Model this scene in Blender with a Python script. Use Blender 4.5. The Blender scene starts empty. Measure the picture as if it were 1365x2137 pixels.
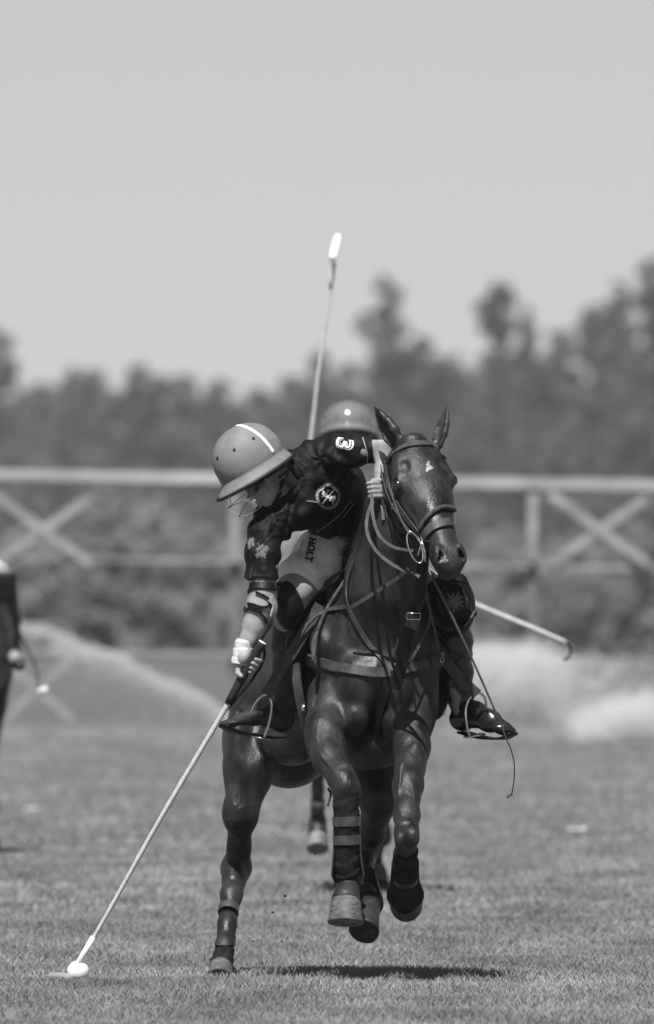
import bpy, bmesh, math, random
import numpy as np
from mathutils import Vector, Matrix
from mathutils.bvhtree import BVHTree
random.seed(7); RNG = np.random.default_rng(7)
SC = bpy.context.scene
COL = SC.collection

# ------------------------------------------------------------------ camera, sky, sun, exposure
D = 70.0            # metres from the lens to the ball
F = 38150.0         # focal length in photograph pixels (545 px per metre at the ball)
H = 1.457           # eye height
HOR = 1256.0        # horizon row
cam_d = bpy.data.cameras.new("camera"); cam = bpy.data.objects.new("camera", cam_d); COL.objects.link(cam)
cam.location = (0, -D, H); cam.rotation_euler = (math.radians(90), 0, 0)
cam_d.sensor_fit = 'VERTICAL'; cam_d.sensor_height = 36; cam_d.lens = F / 2137 * 36
cam_d.shift_y = (HOR - 1068.5) / 2137
cam_d.clip_start = 1; cam_d.clip_end = 6000
cam_d.dof.use_dof = True; cam_d.dof.focus_distance = D - 0.1; cam_d.dof.aperture_fstop = 7.6
SC.camera = cam

SUN_TO = Vector((-0.09, -0.50, 0.86)).normalized()
w = bpy.data.worlds.new("World"); SC.world = w; w.use_nodes = True
nt = w.node_tree; bg = nt.nodes['Background']
sky = nt.nodes.new('ShaderNodeTexSky'); sky.sky_type = 'NISHITA'; sky.sun_disc = False
sky.sun_elevation = math.asin(SUN_TO.z); sky.sun_rotation = math.atan2(SUN_TO.x, SUN_TO.y)
sky.air_density = 0.2; sky.dust_density = 0.38; sky.ozone_density = 1.0
bw = nt.nodes.new('ShaderNodeRGBToBW')
nt.links.new(sky.outputs[0], bw.inputs[0]); nt.links.new(bw.outputs[0], bg.inputs[0])
bg.inputs[1].default_value = 0.116
sd = bpy.data.lights.new("sun", 'SUN'); sd.energy = 4.2; sd.angle = math.radians(0.5); sd.color = (1, 1, 1)
so = bpy.data.objects.new("sun", sd); COL.objects.link(so); so.location = (-20, -30, 60)
so.rotation_euler = SUN_TO.to_track_quat('Z', 'Y').to_euler()
SC.view_settings.view_transform = 'Standard'; SC.view_settings.look = 'None'
SC.view_settings.gamma = 1; SC.view_settings.use_curve_mapping = False
SC.view_settings.exposure = 0.60

# ------------------------------------------------------------------ helpers
U = 1 / 545.0
def P(px, py, dy=0.0):
    k = (D + dy) / F
    return np.array([(px - 682.5) * k, dy, H + (HOR - py) * k])
def V(*a): return np.array(a, float)
def nrm(v): v = np.asarray(v, float); return v / (np.linalg.norm(v) + 1e-12)

def mat(name, v=0.2, rough=0.6, spec=0.3, v2=None, scale=8, detail=4, stretch=(1, 1, 1), bump=0.0, bscale=60, bstretch=(1, 1, 1),
        metal=0.0, coat=0.0, sheen=0.0, r2=None, trans=0.0, coords='Object', lo=0.35, hi=0.65, bdist=0.01):
    m = bpy.data.materials.new(name); m.use_nodes = True; n = m.node_tree; b = n.nodes['Principled BSDF']
    b.inputs['Base Color'].default_value = (v, v, v, 1); b.inputs['Roughness'].default_value = rough
    b.inputs['Specular IOR Level'].default_value = spec; b.inputs['Metallic'].default_value = metal
    b.inputs['Coat Weight'].default_value = coat; b.inputs['Coat Roughness'].default_value = 0.2
    b.inputs['Sheen Weight'].default_value = sheen
    tc = n.nodes.new('ShaderNodeTexCoord')
    def noise(sc, st, det):
        mp = n.nodes.new('ShaderNodeMapping'); mp.inputs['Scale'].default_value = st
        n.links.new(tc.outputs[coords], mp.inputs[0])
        t = n.nodes.new('ShaderNodeTexNoise'); t.inputs['Scale'].default_value = sc; t.inputs['Detail'].default_value = det
        n.links.new(mp.outputs[0], t.inputs['Vector']); return t
    if v2 is not None or r2 is not None:
        t = noise(scale, stretch, detail)
        if v2 is not None:
            r = n.nodes.new('ShaderNodeMapRange'); r.inputs[1].default_value = lo; r.inputs[2].default_value = hi
            r.inputs[3].default_value = v; r.inputs[4].default_value = v2
            n.links.new(t.outputs[0], r.inputs[0]); n.links.new(r.outputs[0], b.inputs['Base Color'])
        if r2 is not None:
            r = n.nodes.new('ShaderNodeMapRange'); r.inputs[1].default_value = lo; r.inputs[2].default_value = hi
            r.inputs[3].default_value = rough; r.inputs[4].default_value = r2
            n.links.new(t.outputs[0], r.inputs[0]); n.links.new(r.outputs[0], b.inputs['Roughness'])
    if bump:
        t = noise(bscale, bstretch, 5); bp = n.nodes.new('ShaderNodeBump'); bp.inputs['Strength'].default_value = bump
        bp.inputs['Distance'].default_value = bdist
        n.links.new(t.outputs[0], bp.inputs['Height']); n.links.new(bp.outputs[0], b.inputs['Normal'])
    return m

def mesh_obj(name, verts, faces, m=None, parent=None, smooth=True):
    me = bpy.data.meshes.new(name)
    if isinstance(faces, np.ndarray):
        nv, nf, w_ = len(verts), len(faces), faces.shape[1]
        me.vertices.add(nv); me.vertices.foreach_set('co', np.asarray(verts, np.float32).ravel())
        me.loops.add(nf * w_); me.loops.foreach_set('vertex_index', faces.astype(np.int32).ravel())
        me.polygons.add(nf); me.polygons.foreach_set('loop_start', np.arange(0, nf * w_, w_, dtype=np.int32))
        me.update(calc_edges=True); me.validate()
    else:
        me.from_pydata([tuple(map(float, v)) for v in verts], [], [tuple(int(i) for i in f) for f in faces]); me.update()
    if smooth: me.polygons.foreach_set('use_smooth', [True] * len(me.polygons))
    if m: me.materials.append(m)
    o = bpy.data.objects.new(name, me); COL.objects.link(o)
    if parent:
        o.parent = parent; o.matrix_parent_inverse = Matrix.Identity(4); o.matrix_basis = world_inv(parent)
    return o
def world_mat(o):
    m = Matrix.Translation(o.location) @ o.rotation_euler.to_matrix().to_4x4() @ Matrix.Diagonal((*o.scale, 1))
    return (world_mat(o.parent) @ o.matrix_parent_inverse @ m) if o.parent else m
def world_inv(p): return world_mat(p).inverted()
def tag(o, label=None, cat=None, group=None, kind=None):
    for k, v in (('label', label), ('category', cat), ('group', group), ('kind', kind)):
        if v: o[k] = v
    return o
def empty(name, loc, label, cat, group=None):
    o = bpy.data.objects.new(name, None); COL.objects.link(o); o.location = tuple(map(float, loc)); o.empty_display_size = 0.2
    return tag(o, label, cat, group)
def copy_tree(o, parent=None):
    c = o.copy(); COL.objects.link(c); c.parent = parent
    for ch in list(o.children): copy_tree(ch, c)
    return c

# --- signed-distance sculpting: smooth unions of tapered shapes, meshed by surface nets
def axis(*segs):
    out = []
    for a, b, s in segs: out += list(np.arange(a, b, s))
    out = np.array(sorted(out)); keep = [0]
    for i in range(1, len(out)):
        if out[i] - out[keep[-1]] > 1e-4: keep.append(i)
    return out[keep].astype(np.float32)
class Vox:
    def __init__(s, xs, ys, zs):
        s.x, s.y, s.z = xs, ys, zs; s.f = np.full((len(xs), len(ys), len(zs)), 0.5, np.float32)
    def box(s, lo, hi):
        r = []
        for a, l, h in ((s.x, lo[0], hi[0]), (s.y, lo[1], hi[1]), (s.z, lo[2], hi[2])):
            r.append(slice(int(np.searchsorted(a, l)), int(np.searchsorted(a, h))))
        return tuple(r)
    def apply(s, fn, lo, hi, k=0.02, op='u'):
        m = k + 0.025; sl = s.box(np.array(lo) - m, np.array(hi) + m)
        if any(q.stop <= q.start for q in sl): return
        X = s.x[sl[0]][:, None, None]; Y = s.y[sl[1]][None, :, None]; Z = s.z[sl[2]][None, None, :]
        d = fn(X, Y, Z).astype(np.float32); a = s.f[sl]
        if op == 'u':
            h = np.maximum(k - np.abs(a - d), 0) / k; s.f[sl] = np.minimum(a, d) - h * h * k / 4
        elif op == 's':
            d = -d; h = np.maximum(k - np.abs(a - d), 0) / k; s.f[sl] = np.maximum(a, d) + h * h * k / 4
    def cap(s, A, B, ra, rb=None, k=0.02, op='u'):
        rb = ra if rb is None else rb; A = np.asarray(A, float); B = np.asarray(B, float); ba = B - A; L = max(ba @ ba, 1e-9)
        def fn(X, Y, Z):
            t = np.clip(((X - A[0]) * ba[0] + (Y - A[1]) * ba[1] + (Z - A[2]) * ba[2]) / L, 0, 1)
            return np.sqrt((X - A[0] - t * ba[0]) ** 2 + (Y - A[1] - t * ba[1]) ** 2 + (Z - A[2] - t * ba[2]) ** 2) - (ra + (rb - ra) * t)
        R = max(ra, rb); s.apply(fn, np.minimum(A, B) - R, np.maximum(A, B) + R, k, op)
    def chain(s, pts, rs, k=0.02):
        for i in range(len(pts) - 1): s.cap(pts[i], pts[i + 1], rs[i], rs[i + 1], k)
    def ell(s, C, r, axes=None, k=0.02, op='u'):
        C = np.asarray(C, float); ax = np.eye(3) if axes is None else np.array([nrm(a) for a in axes])
        def fn(X, Y, Z):
            k0 = 0; k1 = 0
            for i in range(3):
                q = (X - C[0]) * ax[i][0] + (Y - C[1]) * ax[i][1] + (Z - C[2]) * ax[i][2]
                k0 = k0 + (q / r[i]) ** 2; k1 = k1 + (q / r[i] ** 2) ** 2
            k0 = np.sqrt(k0); return k0 * (k0 - 1) / (np.sqrt(k1) + 1e-9)
        e = np.sqrt(sum((np.array(ax[i]) * r[i]) ** 2 for i in range(3)))
        s.apply(fn, C - e, C + e, k, op)
    def eseg(s, A, B, side, r0, r1, k=0.02, op='u'):
        """segment with elliptical section: r=(half width along side, half depth across)"""
        A = np.asarray(A, float); B = np.asarray(B, float); ba = B - A; L = max(ba @ ba, 1e-9); a = nrm(ba)
        u = nrm(np.asarray(side, float) - (np.asarray(side, float) @ a) * a); v = np.cross(a, u)
        def fn(X, Y, Z):
            dx, dy, dz = X - A[0], Y - A[1], Z - A[2]
            t = np.clip((dx * ba[0] + dy * ba[1] + dz * ba[2]) / L, 0, 1)
            dx, dy, dz = dx - t * ba[0], dy - t * ba[1], dz - t * ba[2]
            w0 = r0[0] + (r1[0] - r0[0]) * t; w1 = r0[1] + (r1[1] - r0[1]) * t; w2 = np.minimum(w0, w1)
            du = dx * u[0] + dy * u[1] + dz * u[2]; dv = dx * v[0] + dy * v[1] + dz * v[2]; da = dx * a[0] + dy * a[1] + dz * a[2]
            k0 = np.sqrt((du / w0) ** 2 + (dv / w1) ** 2 + (da / w2) ** 2)
            k1 = np.sqrt((du / w0 ** 2) ** 2 + (dv / w1 ** 2) ** 2 + (da / w2 ** 2) ** 2) + 1e-9
            return np.where(k0 < 0.05, -w2, k0 * (k0 - 1) / k1)
        R = max(*r0, *r1); s.apply(fn, np.minimum(A, B) - R, np.maximum(A, B) + R, k, op)
    def disp(s, fn):
        s.f += fn(s.x[:, None, None], s.y[None, :, None], s.z[None, None, :]).astype(np.float32)
    def mesh(s, smooth=2):
        f = s.f; sg = f < 0
        c = np.zeros(tuple(n - 1 for n in f.shape), np.uint8)
        offs = [(i, j, k) for i in (0, 1) for j in (0, 1) for k in (0, 1)]
        n0, n1, n2 = c.shape
        for i, j, k in offs: c += sg[i:i + n0, j:j + n1, k:k + n2]
        act = (c > 0) & (c < 8); n = int(act.sum()); idx = np.full(c.shape, -1, np.int32); idx[act] = np.arange(n)
        I, J, K = np.nonzero(act); acc = np.zeros((n, 3)); cnt = np.zeros(n)
        for a in offs:
            for ax in range(3):
                if a[ax]: continue
                b = list(a); b[ax] = 1
                fa = f[I + a[0], J + a[1], K + a[2]].astype(float); fb = f[I + b[0], J + b[1], K + b[2]].astype(float)
                mk = (fa < 0) != (fb < 0); t = fa[mk] / (fa[mk] - fb[mk]); p = np.tile(np.array(a, float), (int(mk.sum()), 1)); p[:, ax] += t
                acc[mk] += p; cnt[mk] += 1
        v = np.stack([I, J, K], 1) + acc / cnt[:, None]
        co = np.stack([np.interp(v[:, q], np.arange(len(A)), A) for q, A in enumerate((s.x, s.y, s.z))], 1)
        quads = []
        for ax in range(3):
            o1, o2 = [(1, 2), (2, 0), (0, 1)][ax]
            sl0 = [slice(None)] * 3; sl1 = [slice(None)] * 3; sl0[ax] = slice(0, -1); sl1[ax] = slice(1, None)
            for q in (o1, o2): sl0[q] = slice(1, -1); sl1[q] = slice(1, -1)
            a = sg[tuple(sl0)]; b = sg[tuple(sl1)]; ch = a != b
            ii = np.stack(np.nonzero(ch), 1); inside = a[ch]
            for q in (o1, o2): ii[:, q] += 1
            def cell(d1, d2):
                r = ii.copy(); r[:, o1] -= d1; r[:, o2] -= d2; return idx[r[:, 0], r[:, 1], r[:, 2]]
            q4 = np.stack([cell(1, 1), cell(0, 1), cell(0, 0), cell(1, 0)], 1)
            q4[~inside] = q4[~inside][:, ::-1]; quads.append(q4)
        fc = np.concatenate(quads); fc = fc[(fc >= 0).all(1)]
        E = np.concatenate([fc[:, [0, 1]], fc[:, [1, 2]], fc[:, [2, 3]], fc[:, [3, 0]]])
        for _ in range(smooth):
            sm = np.zeros_like(co); ct = np.zeros(len(co))
            for q in range(3): sm[:, q] = np.bincount(E[:, 0], co[E[:, 1], q], len(co)) + np.bincount(E[:, 1], co[E[:, 0], q], len(co))
            ct = np.bincount(E[:, 0], minlength=len(co)) + np.bincount(E[:, 1], minlength=len(co))
            co = co * 0.5 + 0.5 * sm / np.maximum(ct, 1)[:, None]
        return co, fc
    def build(s, name, m, parent=None, smooth=2):
        co, fc = s.mesh(smooth); return mesh_obj(name, co, fc, m, parent)
def bvh_of(*objs):
    vs, fs = [], []
    for o in objs:
        me = o.data; n = len(vs); mw = world_mat(o)
        vs += [mw @ v.co for v in me.vertices]; fs += [tuple(n + i for i in p.vertices) for p in me.polygons]
    return BVHTree.FromPolygons(vs, fs)
CAMP = Vector((0, -D, H))
def surf(bvh, px, py, off=0.004, dflt=0.0):
    """the point of a built surface under a photograph pixel, moved out along its normal"""
    q = Vector(P(px, py, 0)); hit, no, i, d = bvh.ray_cast(CAMP, (q - CAMP).normalized())
    if hit is None:
        hit, no, i, d = bvh.find_nearest(Vector(P(px, py, dflt)))
    if no.dot(CAMP - hit) < 0: no = -no
    return np.array(hit + no * off), np.array(no)

def catmull(pts, n=6):
    pts = [np.asarray(p, float) for p in pts]; out = []
    if len(pts) < 3: return [pts[0] + (pts[1] - pts[0]) * t for t in np.linspace(0, 1, n + 1)]
    q = [2 * pts[0] - pts[1]] + pts + [2 * pts[-1] - pts[-2]]
    for i in range(1, len(q) - 2):
        for j in range(n):
            t = j / n; a, b, c, d = q[i - 1], q[i], q[i + 1], q[i + 2]
            out.append(0.5 * (2 * b + (c - a) * t + (2 * a - 5 * b + 4 * c - d) * t * t + (3 * b - a - 3 * c + d) * t ** 3))
    out.append(pts[-1]); return out
class MB:
    def __init__(s): s.v, s.f = [], []
    def add(s, v, f):
        n = len(s.v); s.v += [np.asarray(q, float) for q in v]; s.f += [tuple(n + i for i in g) for g in f]
    def tube(s, pts, r, seg=8, caps=True, side=None, flat=1.0, wob=0):
        pts = [np.asarray(p, float) for p in pts]; n = len(pts); rs = r if hasattr(r, '__len__') else [r] * n
        v = []; up = None
        for i, p in enumerate(pts):
            t = nrm(pts[min(i + 1, n - 1)] - pts[max(i - 1, 0)])
            if up is None: up = nrm(np.cross(t, side if side is not None else (0.13, 1, 0.21)))
            up = nrm(up - (up @ t) * t); w_ = np.cross(t, up)
            for j in range(seg):
                a = 2 * math.pi * j / seg; v.append(p + (up * math.cos(a) * flat + w_ * math.sin(a)) * rs[i])
        f = [(i * seg + j, i * seg + (j + 1) % seg, (i + 1) * seg + (j + 1) % seg, (i + 1) * seg + j) for i in range(n - 1) for j in range(seg)]
        if caps: f += [tuple(range(seg))[::-1], tuple((n - 1) * seg + j for j in range(seg))]
        s.add(v, f)
    def ribbon(s, pts, normals, width, thick=0.004):
        n = len(pts); v = []; ws = width if hasattr(width, '__len__') else [width] * n
        for i, p in enumerate(pts):
            p = np.asarray(p, float); t = nrm(np.asarray(pts[min(i + 1, n - 1)], float) - np.asarray(pts[max(i - 1, 0)], float))
            no = np.asarray(normals[i], float); no = nrm(no - (no @ t) * t); w_ = np.cross(t, no) * ws[i] / 2; h = no * thick / 2
            v += [p - w_ - h, p + w_ - h, p + w_ * 0.96 + h, p - w_ * 0.96 + h]
        f = [(i * 4 + j, i * 4 + (j + 1) % 4, (i + 1) * 4 + (j + 1) % 4, (i + 1) * 4 + j) for i in range(n - 1) for j in range(4)]
        f += [(3, 2, 1, 0), tuple((n - 1) * 4 + j for j in range(4))]; s.add(v, f)
    def box(s, c, half, axes=None):
        ax = np.eye(3) if axes is None else [nrm(a) for a in axes]; c = np.asarray(c, float)
        v = [c + sx * half[0] * ax[0] + sy * half[1] * ax[1] + sz * half[2] * ax[2] for sz in (-1, 1) for sx, sy in ((-1, -1), (1, -1), (1, 1), (-1, 1))]
        s.add(v, [(3, 2, 1, 0), (4, 5, 6, 7), (0, 1, 5, 4), (1, 2, 6, 5), (2, 3, 7, 6), (3, 0, 4, 7)])
    def build(s, name, m, parent=None, smooth=True):
        return mesh_obj(name, s.v, s.f, m, parent, smooth)
def soft(o, width=0.002, seg=2):
    b = o.modifiers.new('bevel', 'BEVEL'); b.width = width; b.segments = seg; b.limit_method = 'ANGLE'; return o

# ------------------------------------------------------------------ materials
M = {}
M['turf'] = mat('turf', 0.095, 0.95, 0.05, v2=0.15, scale=0.5, detail=8, stretch=(1.0, 0.35, 1), bump=0.5, bscale=25, bdist=0.03, lo=0.3, hi=0.7)
M['bay_coat'] = mat('bay_coat', 0.013, 0.40, 0.34, v2=0.036, r2=0.52, scale=14, detail=12, stretch=(1, 1, 0.3), bump=0.5, bscale=130, bstretch=(1, 1, 0.25), bdist=0.004)
def coat():
    m = mat('bay_coat', 0.010, 0.37, 0.36, v2=0.032, r2=0.55, scale=14, detail=12, stretch=(1, 1, 0.3), bump=0.5, bscale=150, bstretch=(1, 1, 0.2), bdist=0.003)
    n = m.node_tree; b = n.nodes['Principled BSDF']; fine = b.inputs['Normal'].links[0].from_node
    tc = [q for q in n.nodes if q.type == 'TEX_COORD'][0]; mp = n.nodes.new('ShaderNodeMapping'); mp.inputs['Scale'].default_value = (1, 1, .55); n.links.new(tc.outputs['Object'], mp.inputs[0])
    t = n.nodes.new('ShaderNodeTexNoise'); t.inputs['Scale'].default_value = 24; t.inputs['Detail'].default_value = 6; t.inputs['Distortion'].default_value = 1.2; n.links.new(mp.outputs[0], t.inputs['Vector'])
    bp = n.nodes.new('ShaderNodeBump'); bp.inputs['Strength'].default_value = 0.30; bp.inputs['Distance'].default_value = 0.010
    n.links.new(t.outputs[0], bp.inputs['Height']); n.links.new(bp.outputs[0], fine.inputs['Normal']); return m
M['bay_coat'] = coat()
M['dark_coat'] = mat('dark_coat', 0.02, 0.5, 0.3, v2=0.04, scale=7)
M['leather'] = mat('leather', 0.035, 0.5, 0.3, v2=0.07, scale=30, bump=0.15, bscale=200, bdist=0.002)
M['tan_leather'] = mat('tan_leather', 0.05, 0.65, 0.2, v2=0.085, scale=30, bump=0.2, bscale=200, bdist=0.002)
M['black_leather'] = mat('black_leather', 0.004, 0.5, 0.2, v2=0.009, scale=20, bump=0.25, bscale=80, bdist=0.004)
M['steel'] = mat('steel', 0.75, 0.2, 0.5, metal=1.0)
M['jersey'] = mat('jersey', 0.005, 0.62, 0.20, v2=0.011, scale=14, bump=0.6, bscale=26, bstretch=(1, 1, 1.8), bdist=0.012)
M['print_white'] = mat('print_white', 0.75, 0.6, 0.2)
M['print_grey'] = mat('print_grey', 0.3, 0.7, 0.2)
M['print_dark'] = mat('print_dark', 0.035, 0.7, 0.2)
M['print_mid'] = mat('print_mid', 0.12, 0.7, 0.2)
M['breeches'] = mat('breeches', 0.74, 0.85, 0.1, v2=0.82, scale=10, bump=0.7, bscale=16, bstretch=(1.6, 1, .6), bdist=0.014)
M['skin'] = mat('skin', 0.33, 0.55, 0.25, v2=0.25, scale=18, bump=0.1, bscale=120, bdist=0.002)
M['helmet'] = mat('helmet', 0.175, 0.5, 0.3, v2=0.21, scale=22, r2=.62, detail=12, bump=0.05, bscale=300, bdist=0.001)
M['helmet_gloss'] = mat('helmet_gloss', 0.18, 0.12, 0.6, coat=0.8)
M['rubber'] = mat('rubber', 0.02, 0.5, 0.3)
M['wrap'] = mat('wrap', 0.012, 0.95, 0.05, v2=0.026, scale=40, bump=0.4, bscale=150, bdist=0.003)
M['boot_shell'] = mat('boot_shell', 0.028, 0.45, 0.35, v2=0.05, scale=20)
M['strap_grey'] = mat('strap_grey', 0.04, 0.38, 0.45, v2=0.07, scale=40)
M['hoof'] = mat('hoof', 0.07, 0.6, 0.3, v2=0.15, scale=30, stretch=(1, 1, 3), bump=0.5, bscale=60, bstretch=(1, 1, 5), bdist=0.004)
M['dark_hoof'] = mat('dark_hoof', 0.02, 0.5, 0.3, v2=0.04, scale=30, bump=0.3, bscale=60, bstretch=(1, 1, 5), bdist=0.003)
M['eye'] = mat('eye', 0.006, 0.05, 0.8, coat=1.0)
M['hair'] = mat('hair', 0.012, 0.5, 0.4)
M['cane'] = mat('cane', 0.45, 0.45, 0.35, v2=0.58, scale=60)
M['white_tape'] = mat('white_tape', 0.82, 0.6, 0.2, bump=0.2, bscale=100, bdist=0.002)
M['grip'] = mat('grip', 0.025, 0.7, 0.2, bump=0.4, bscale=120, bdist=0.003)
M['ball'] = mat('ball', 0.85, 0.4, 0.4, bump=0.05, bscale=60)
M['bandage'] = mat('bandage', 0.55, 0.85, 0.1, v2=0.66, scale=40, bump=0.4, bscale=120, bdist=0.003)
M['low_rail'] = mat('low_rail', 0.20, 0.8, 0.15, v2=0.34, scale=2)
M['post'] = mat('post', 0.13, 0.8, 0.15, v2=0.20)
M['brace'] = mat('brace', 0.24, 0.8, 0.15, v2=0.36, scale=1.2, stretch=(1, 1, 5), bump=0.3, bscale=9)
M['rail'] = mat('rail', 0.32, 0.8, 0.15, v2=0.52, scale=1.2, stretch=(1, 1, 5), bump=0.3, bscale=9)
M['board'] = mat('board', 0.2, 0.8, 0.15, v2=0.27, scale=2)
M['white_cloth'] = mat('white_cloth', 0.8, 0.8, 0.15, bump=0.4, bscale=14)
M['bark'] = mat('bark', 0.06, 0.9, 0.1, v2=0.1, scale=4, bump=0.6, bscale=6, bstretch=(1, 1, .3), bdist=0.05)
for i, (a, b) in enumerate(((0.15, 0.205), (0.14, 0.19), (0.33, 0.43))):
    lm = M['leaf%d' % i] = mat('foliage_%s' % 'abc'[i], a, 0.85, 0.1, v2=b, scale=0.3, detail=3)
    ln_ = lm.node_tree; pb = ln_.nodes['Principled BSDF']; tl = ln_.nodes.new('ShaderNodeBsdfTranslucent'); mx = ln_.nodes.new('ShaderNodeMixShader')
    ln_.links.new(pb.inputs['Base Color'].links[0].from_socket, tl.inputs[0]); mx.inputs[0].default_value = 0.4      # light through the leaves
    ln_.links.new(pb.outputs[0], mx.inputs[1]); ln_.links.new(tl.outputs[0], mx.inputs[2]); ln_.links.new(mx.outputs[0], ln_.nodes['Material Output'].inputs[0])
M['spray'] = mat('spray', 0.8, 0.6, 0.3)
M['divot'] = mat('divot', 0.4, 0.9, 0.1)
M['soil'] = mat('soil', 0.03, 0.9, 0.1)

# ------------------------------------------------------------------ ground
def ground():
    ys = np.concatenate([np.linspace(-90, 200, 59), np.linspace(230, 3000, 40)]); xs = np.linspace(-1, 1, 21)
    vs = [(x * (60 + max(0, y + 70) * 1.0), y, 0) for y in ys for x in xs]
    n = len(xs); fs = [(j * n + i, j * n + i + 1, (j + 1) * n + i + 1, (j + 1) * n + i) for j in range(len(ys) - 1) for i in range(n - 1)]
    o = mesh_obj('ground', vs, fs, M['turf'], smooth=False); tag(o, kind='structure'); return o
ground()

def grass():
    """blades of the clipped polo turf: dense where the lens resolves them"""
    V_, F_, C_ = [], [], []
    def patch(y0, y1, halfw, dens, hgt, wid):
        n = int((y1 - y0) * 2 * halfw * dens)
        y = RNG.uniform(y0, y1, n); x = RNG.uniform(-halfw, halfw, n)
        hh = hgt * RNG.uniform(0.45, 1.25, n) * (0.75 + 0.4 * np.sin(x * 2.1 + y * 0.9) * np.sin(y * 1.7 - x * 0.6))
        a = RNG.uniform(0, 2 * np.pi, n); lean = RNG.uniform(0.1, 0.9, n) * hh; b = RNG.uniform(0, 2 * np.pi, n)
        wx, wy = np.cos(a) * wid / 2, np.sin(a) * wid / 2; lx, ly = np.cos(b) * lean, np.sin(b) * lean
        z = np.zeros(n)
        v = np.stack([np.stack([x - wx, y - wy, z - 0.002], 1), np.stack([x + wx, y + wy, z - 0.002], 1),
                      np.stack([x + wx * .7 + lx * .4, y + wy * .7 + ly * .4, hh * .6], 1), np.stack([x - wx * .3 + lx, y - wy * .3 + ly, hh], 1)], 1)
        base = sum(len(q) for q in V_); V_.append(v.reshape(-1, 3)); F_.append(np.arange(n * 4).reshape(-1, 4) + base)
    patch(-8.5, 14, 2.1, 3200, 0.034, 0.0030)
    patch(14, 40, 2.6, 900, 0.032, 0.006)
    patch(40, 122, 3.9, 160, 0.034, 0.012)
    m = mat('grass_blade', 0.165, 0.7, 0.25, v2=0.38, scale=1.6, detail=12, stretch=(1, 0.3, 1), lo=0.32, hi=0.68)
    b = m.node_tree.nodes['Principled BSDF']
    o = mesh_obj('grass', np.concatenate(V_), np.concatenate(F_), m, smooth=False)
    tag(o, 'short clipped turf grass covering the polo field', 'grass', kind='stuff')
grass()

# ------------------------------------------------------------------ field edge, fence
def sideboard():
    yb = 55584 / (1543 - 1256) - D
    root = empty('sideboard', (0, yb, 0), 'low pale board running along the far edge of the field', 'board')
    for i in range(-3, 4):
        mb = MB(); mb.box((i * 2.4, yb, 0.065), (1.19, 0.02, 0.065)); soft(mb.build('plank', M['board'], root, False), 0.005)
sideboard()
def fence():
    Yf = 195.0; y = Yf - D; k = Yf / F; gz = 0
    def X(px): return (px - 682.5) * k
    def Z(py): return H + (HOR - py) * k
    root = empty('rail_fence', (0, y, 0), 'tall weathered rail fence with crossed braces behind the field', 'fence')
    posts = [-640, -50, 490, 1112, 1734, 2356]
    def rails(py, half, off, m='brace'):
        for a, b in zip(posts[:-1], posts[1:]):
            A = V(X(a) + .003, y - off, Z(py + a * 0.016)); B = V(X(b) - .003, y - off, Z(py + b * 0.016)); t = nrm(B - A)
            mb = MB(); mb.box((A + B) / 2, (np.linalg.norm(B - A) / 2, 0.025, half), (t, V(0, 1, 0), np.cross(t, V(0, 1, 0))))
            mb.build('rail', M[m], root, False)
    rails(990, 0.052, 0.0, 'rail'); rails(1164, 0.024, 0.0, 'low_rail'); rails(1358, 0.026, 0.0, 'low_rail')
    for p in posts:
        mb = MB(); mb.box((X(p), y + 0.10, (Z(1004) + 0) / 2), (0.055, 0.05, Z(1004) / 2)); soft(mb.build('post', M['post'], root, False), .01)
        mb = MB(); mb.box((X(p), y - 0.055, (Z(1030) + Z(1172)) / 2), (0.05, 0.02, (Z(1030) - Z(1172)) / 2)); mb.build('brace', M['brace'], root, False)
        for a, b in (((p + 35, 1178), (p + 235, 1040)), ((p + 35, 1030), (p + 240, 1176))):
            A = V(X(a[0]), y - 0.05, Z(a[1])); B = V(X(b[0]), y - 0.05 - 0.045 * (a[1] < 1100), Z(b[1])); t = nrm(B - A)
            mb = MB(); mb.box((A + B) / 2, (np.linalg.norm(B - A) / 2, 0.018, 0.045), (t, V(0, 1, 0), np.cross(t, V(0, 1, 0)))); mb.build('brace', M['brace'], root, False)
        for a, b in (((p + 60, 1500), (p + 200, 1372)), ((p + 60, 1380), (p + 200, 1500))):
            A = V(X(a[0]), y - 0.05, Z(a[1])); B = V(X(b[0]), y - 0.05 - 0.045 * (a[1] < 1400), Z(b[1])); t = nrm(B - A)
            mb = MB(); mb.box((A + B) / 2, (np.linalg.norm(B - A) / 2, 0.015, 0.03), (t, V(0, 1, 0), np.cross(t, V(0, 1, 0)))); mb.build('brace', M['brace'], root, False)
fence()

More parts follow.
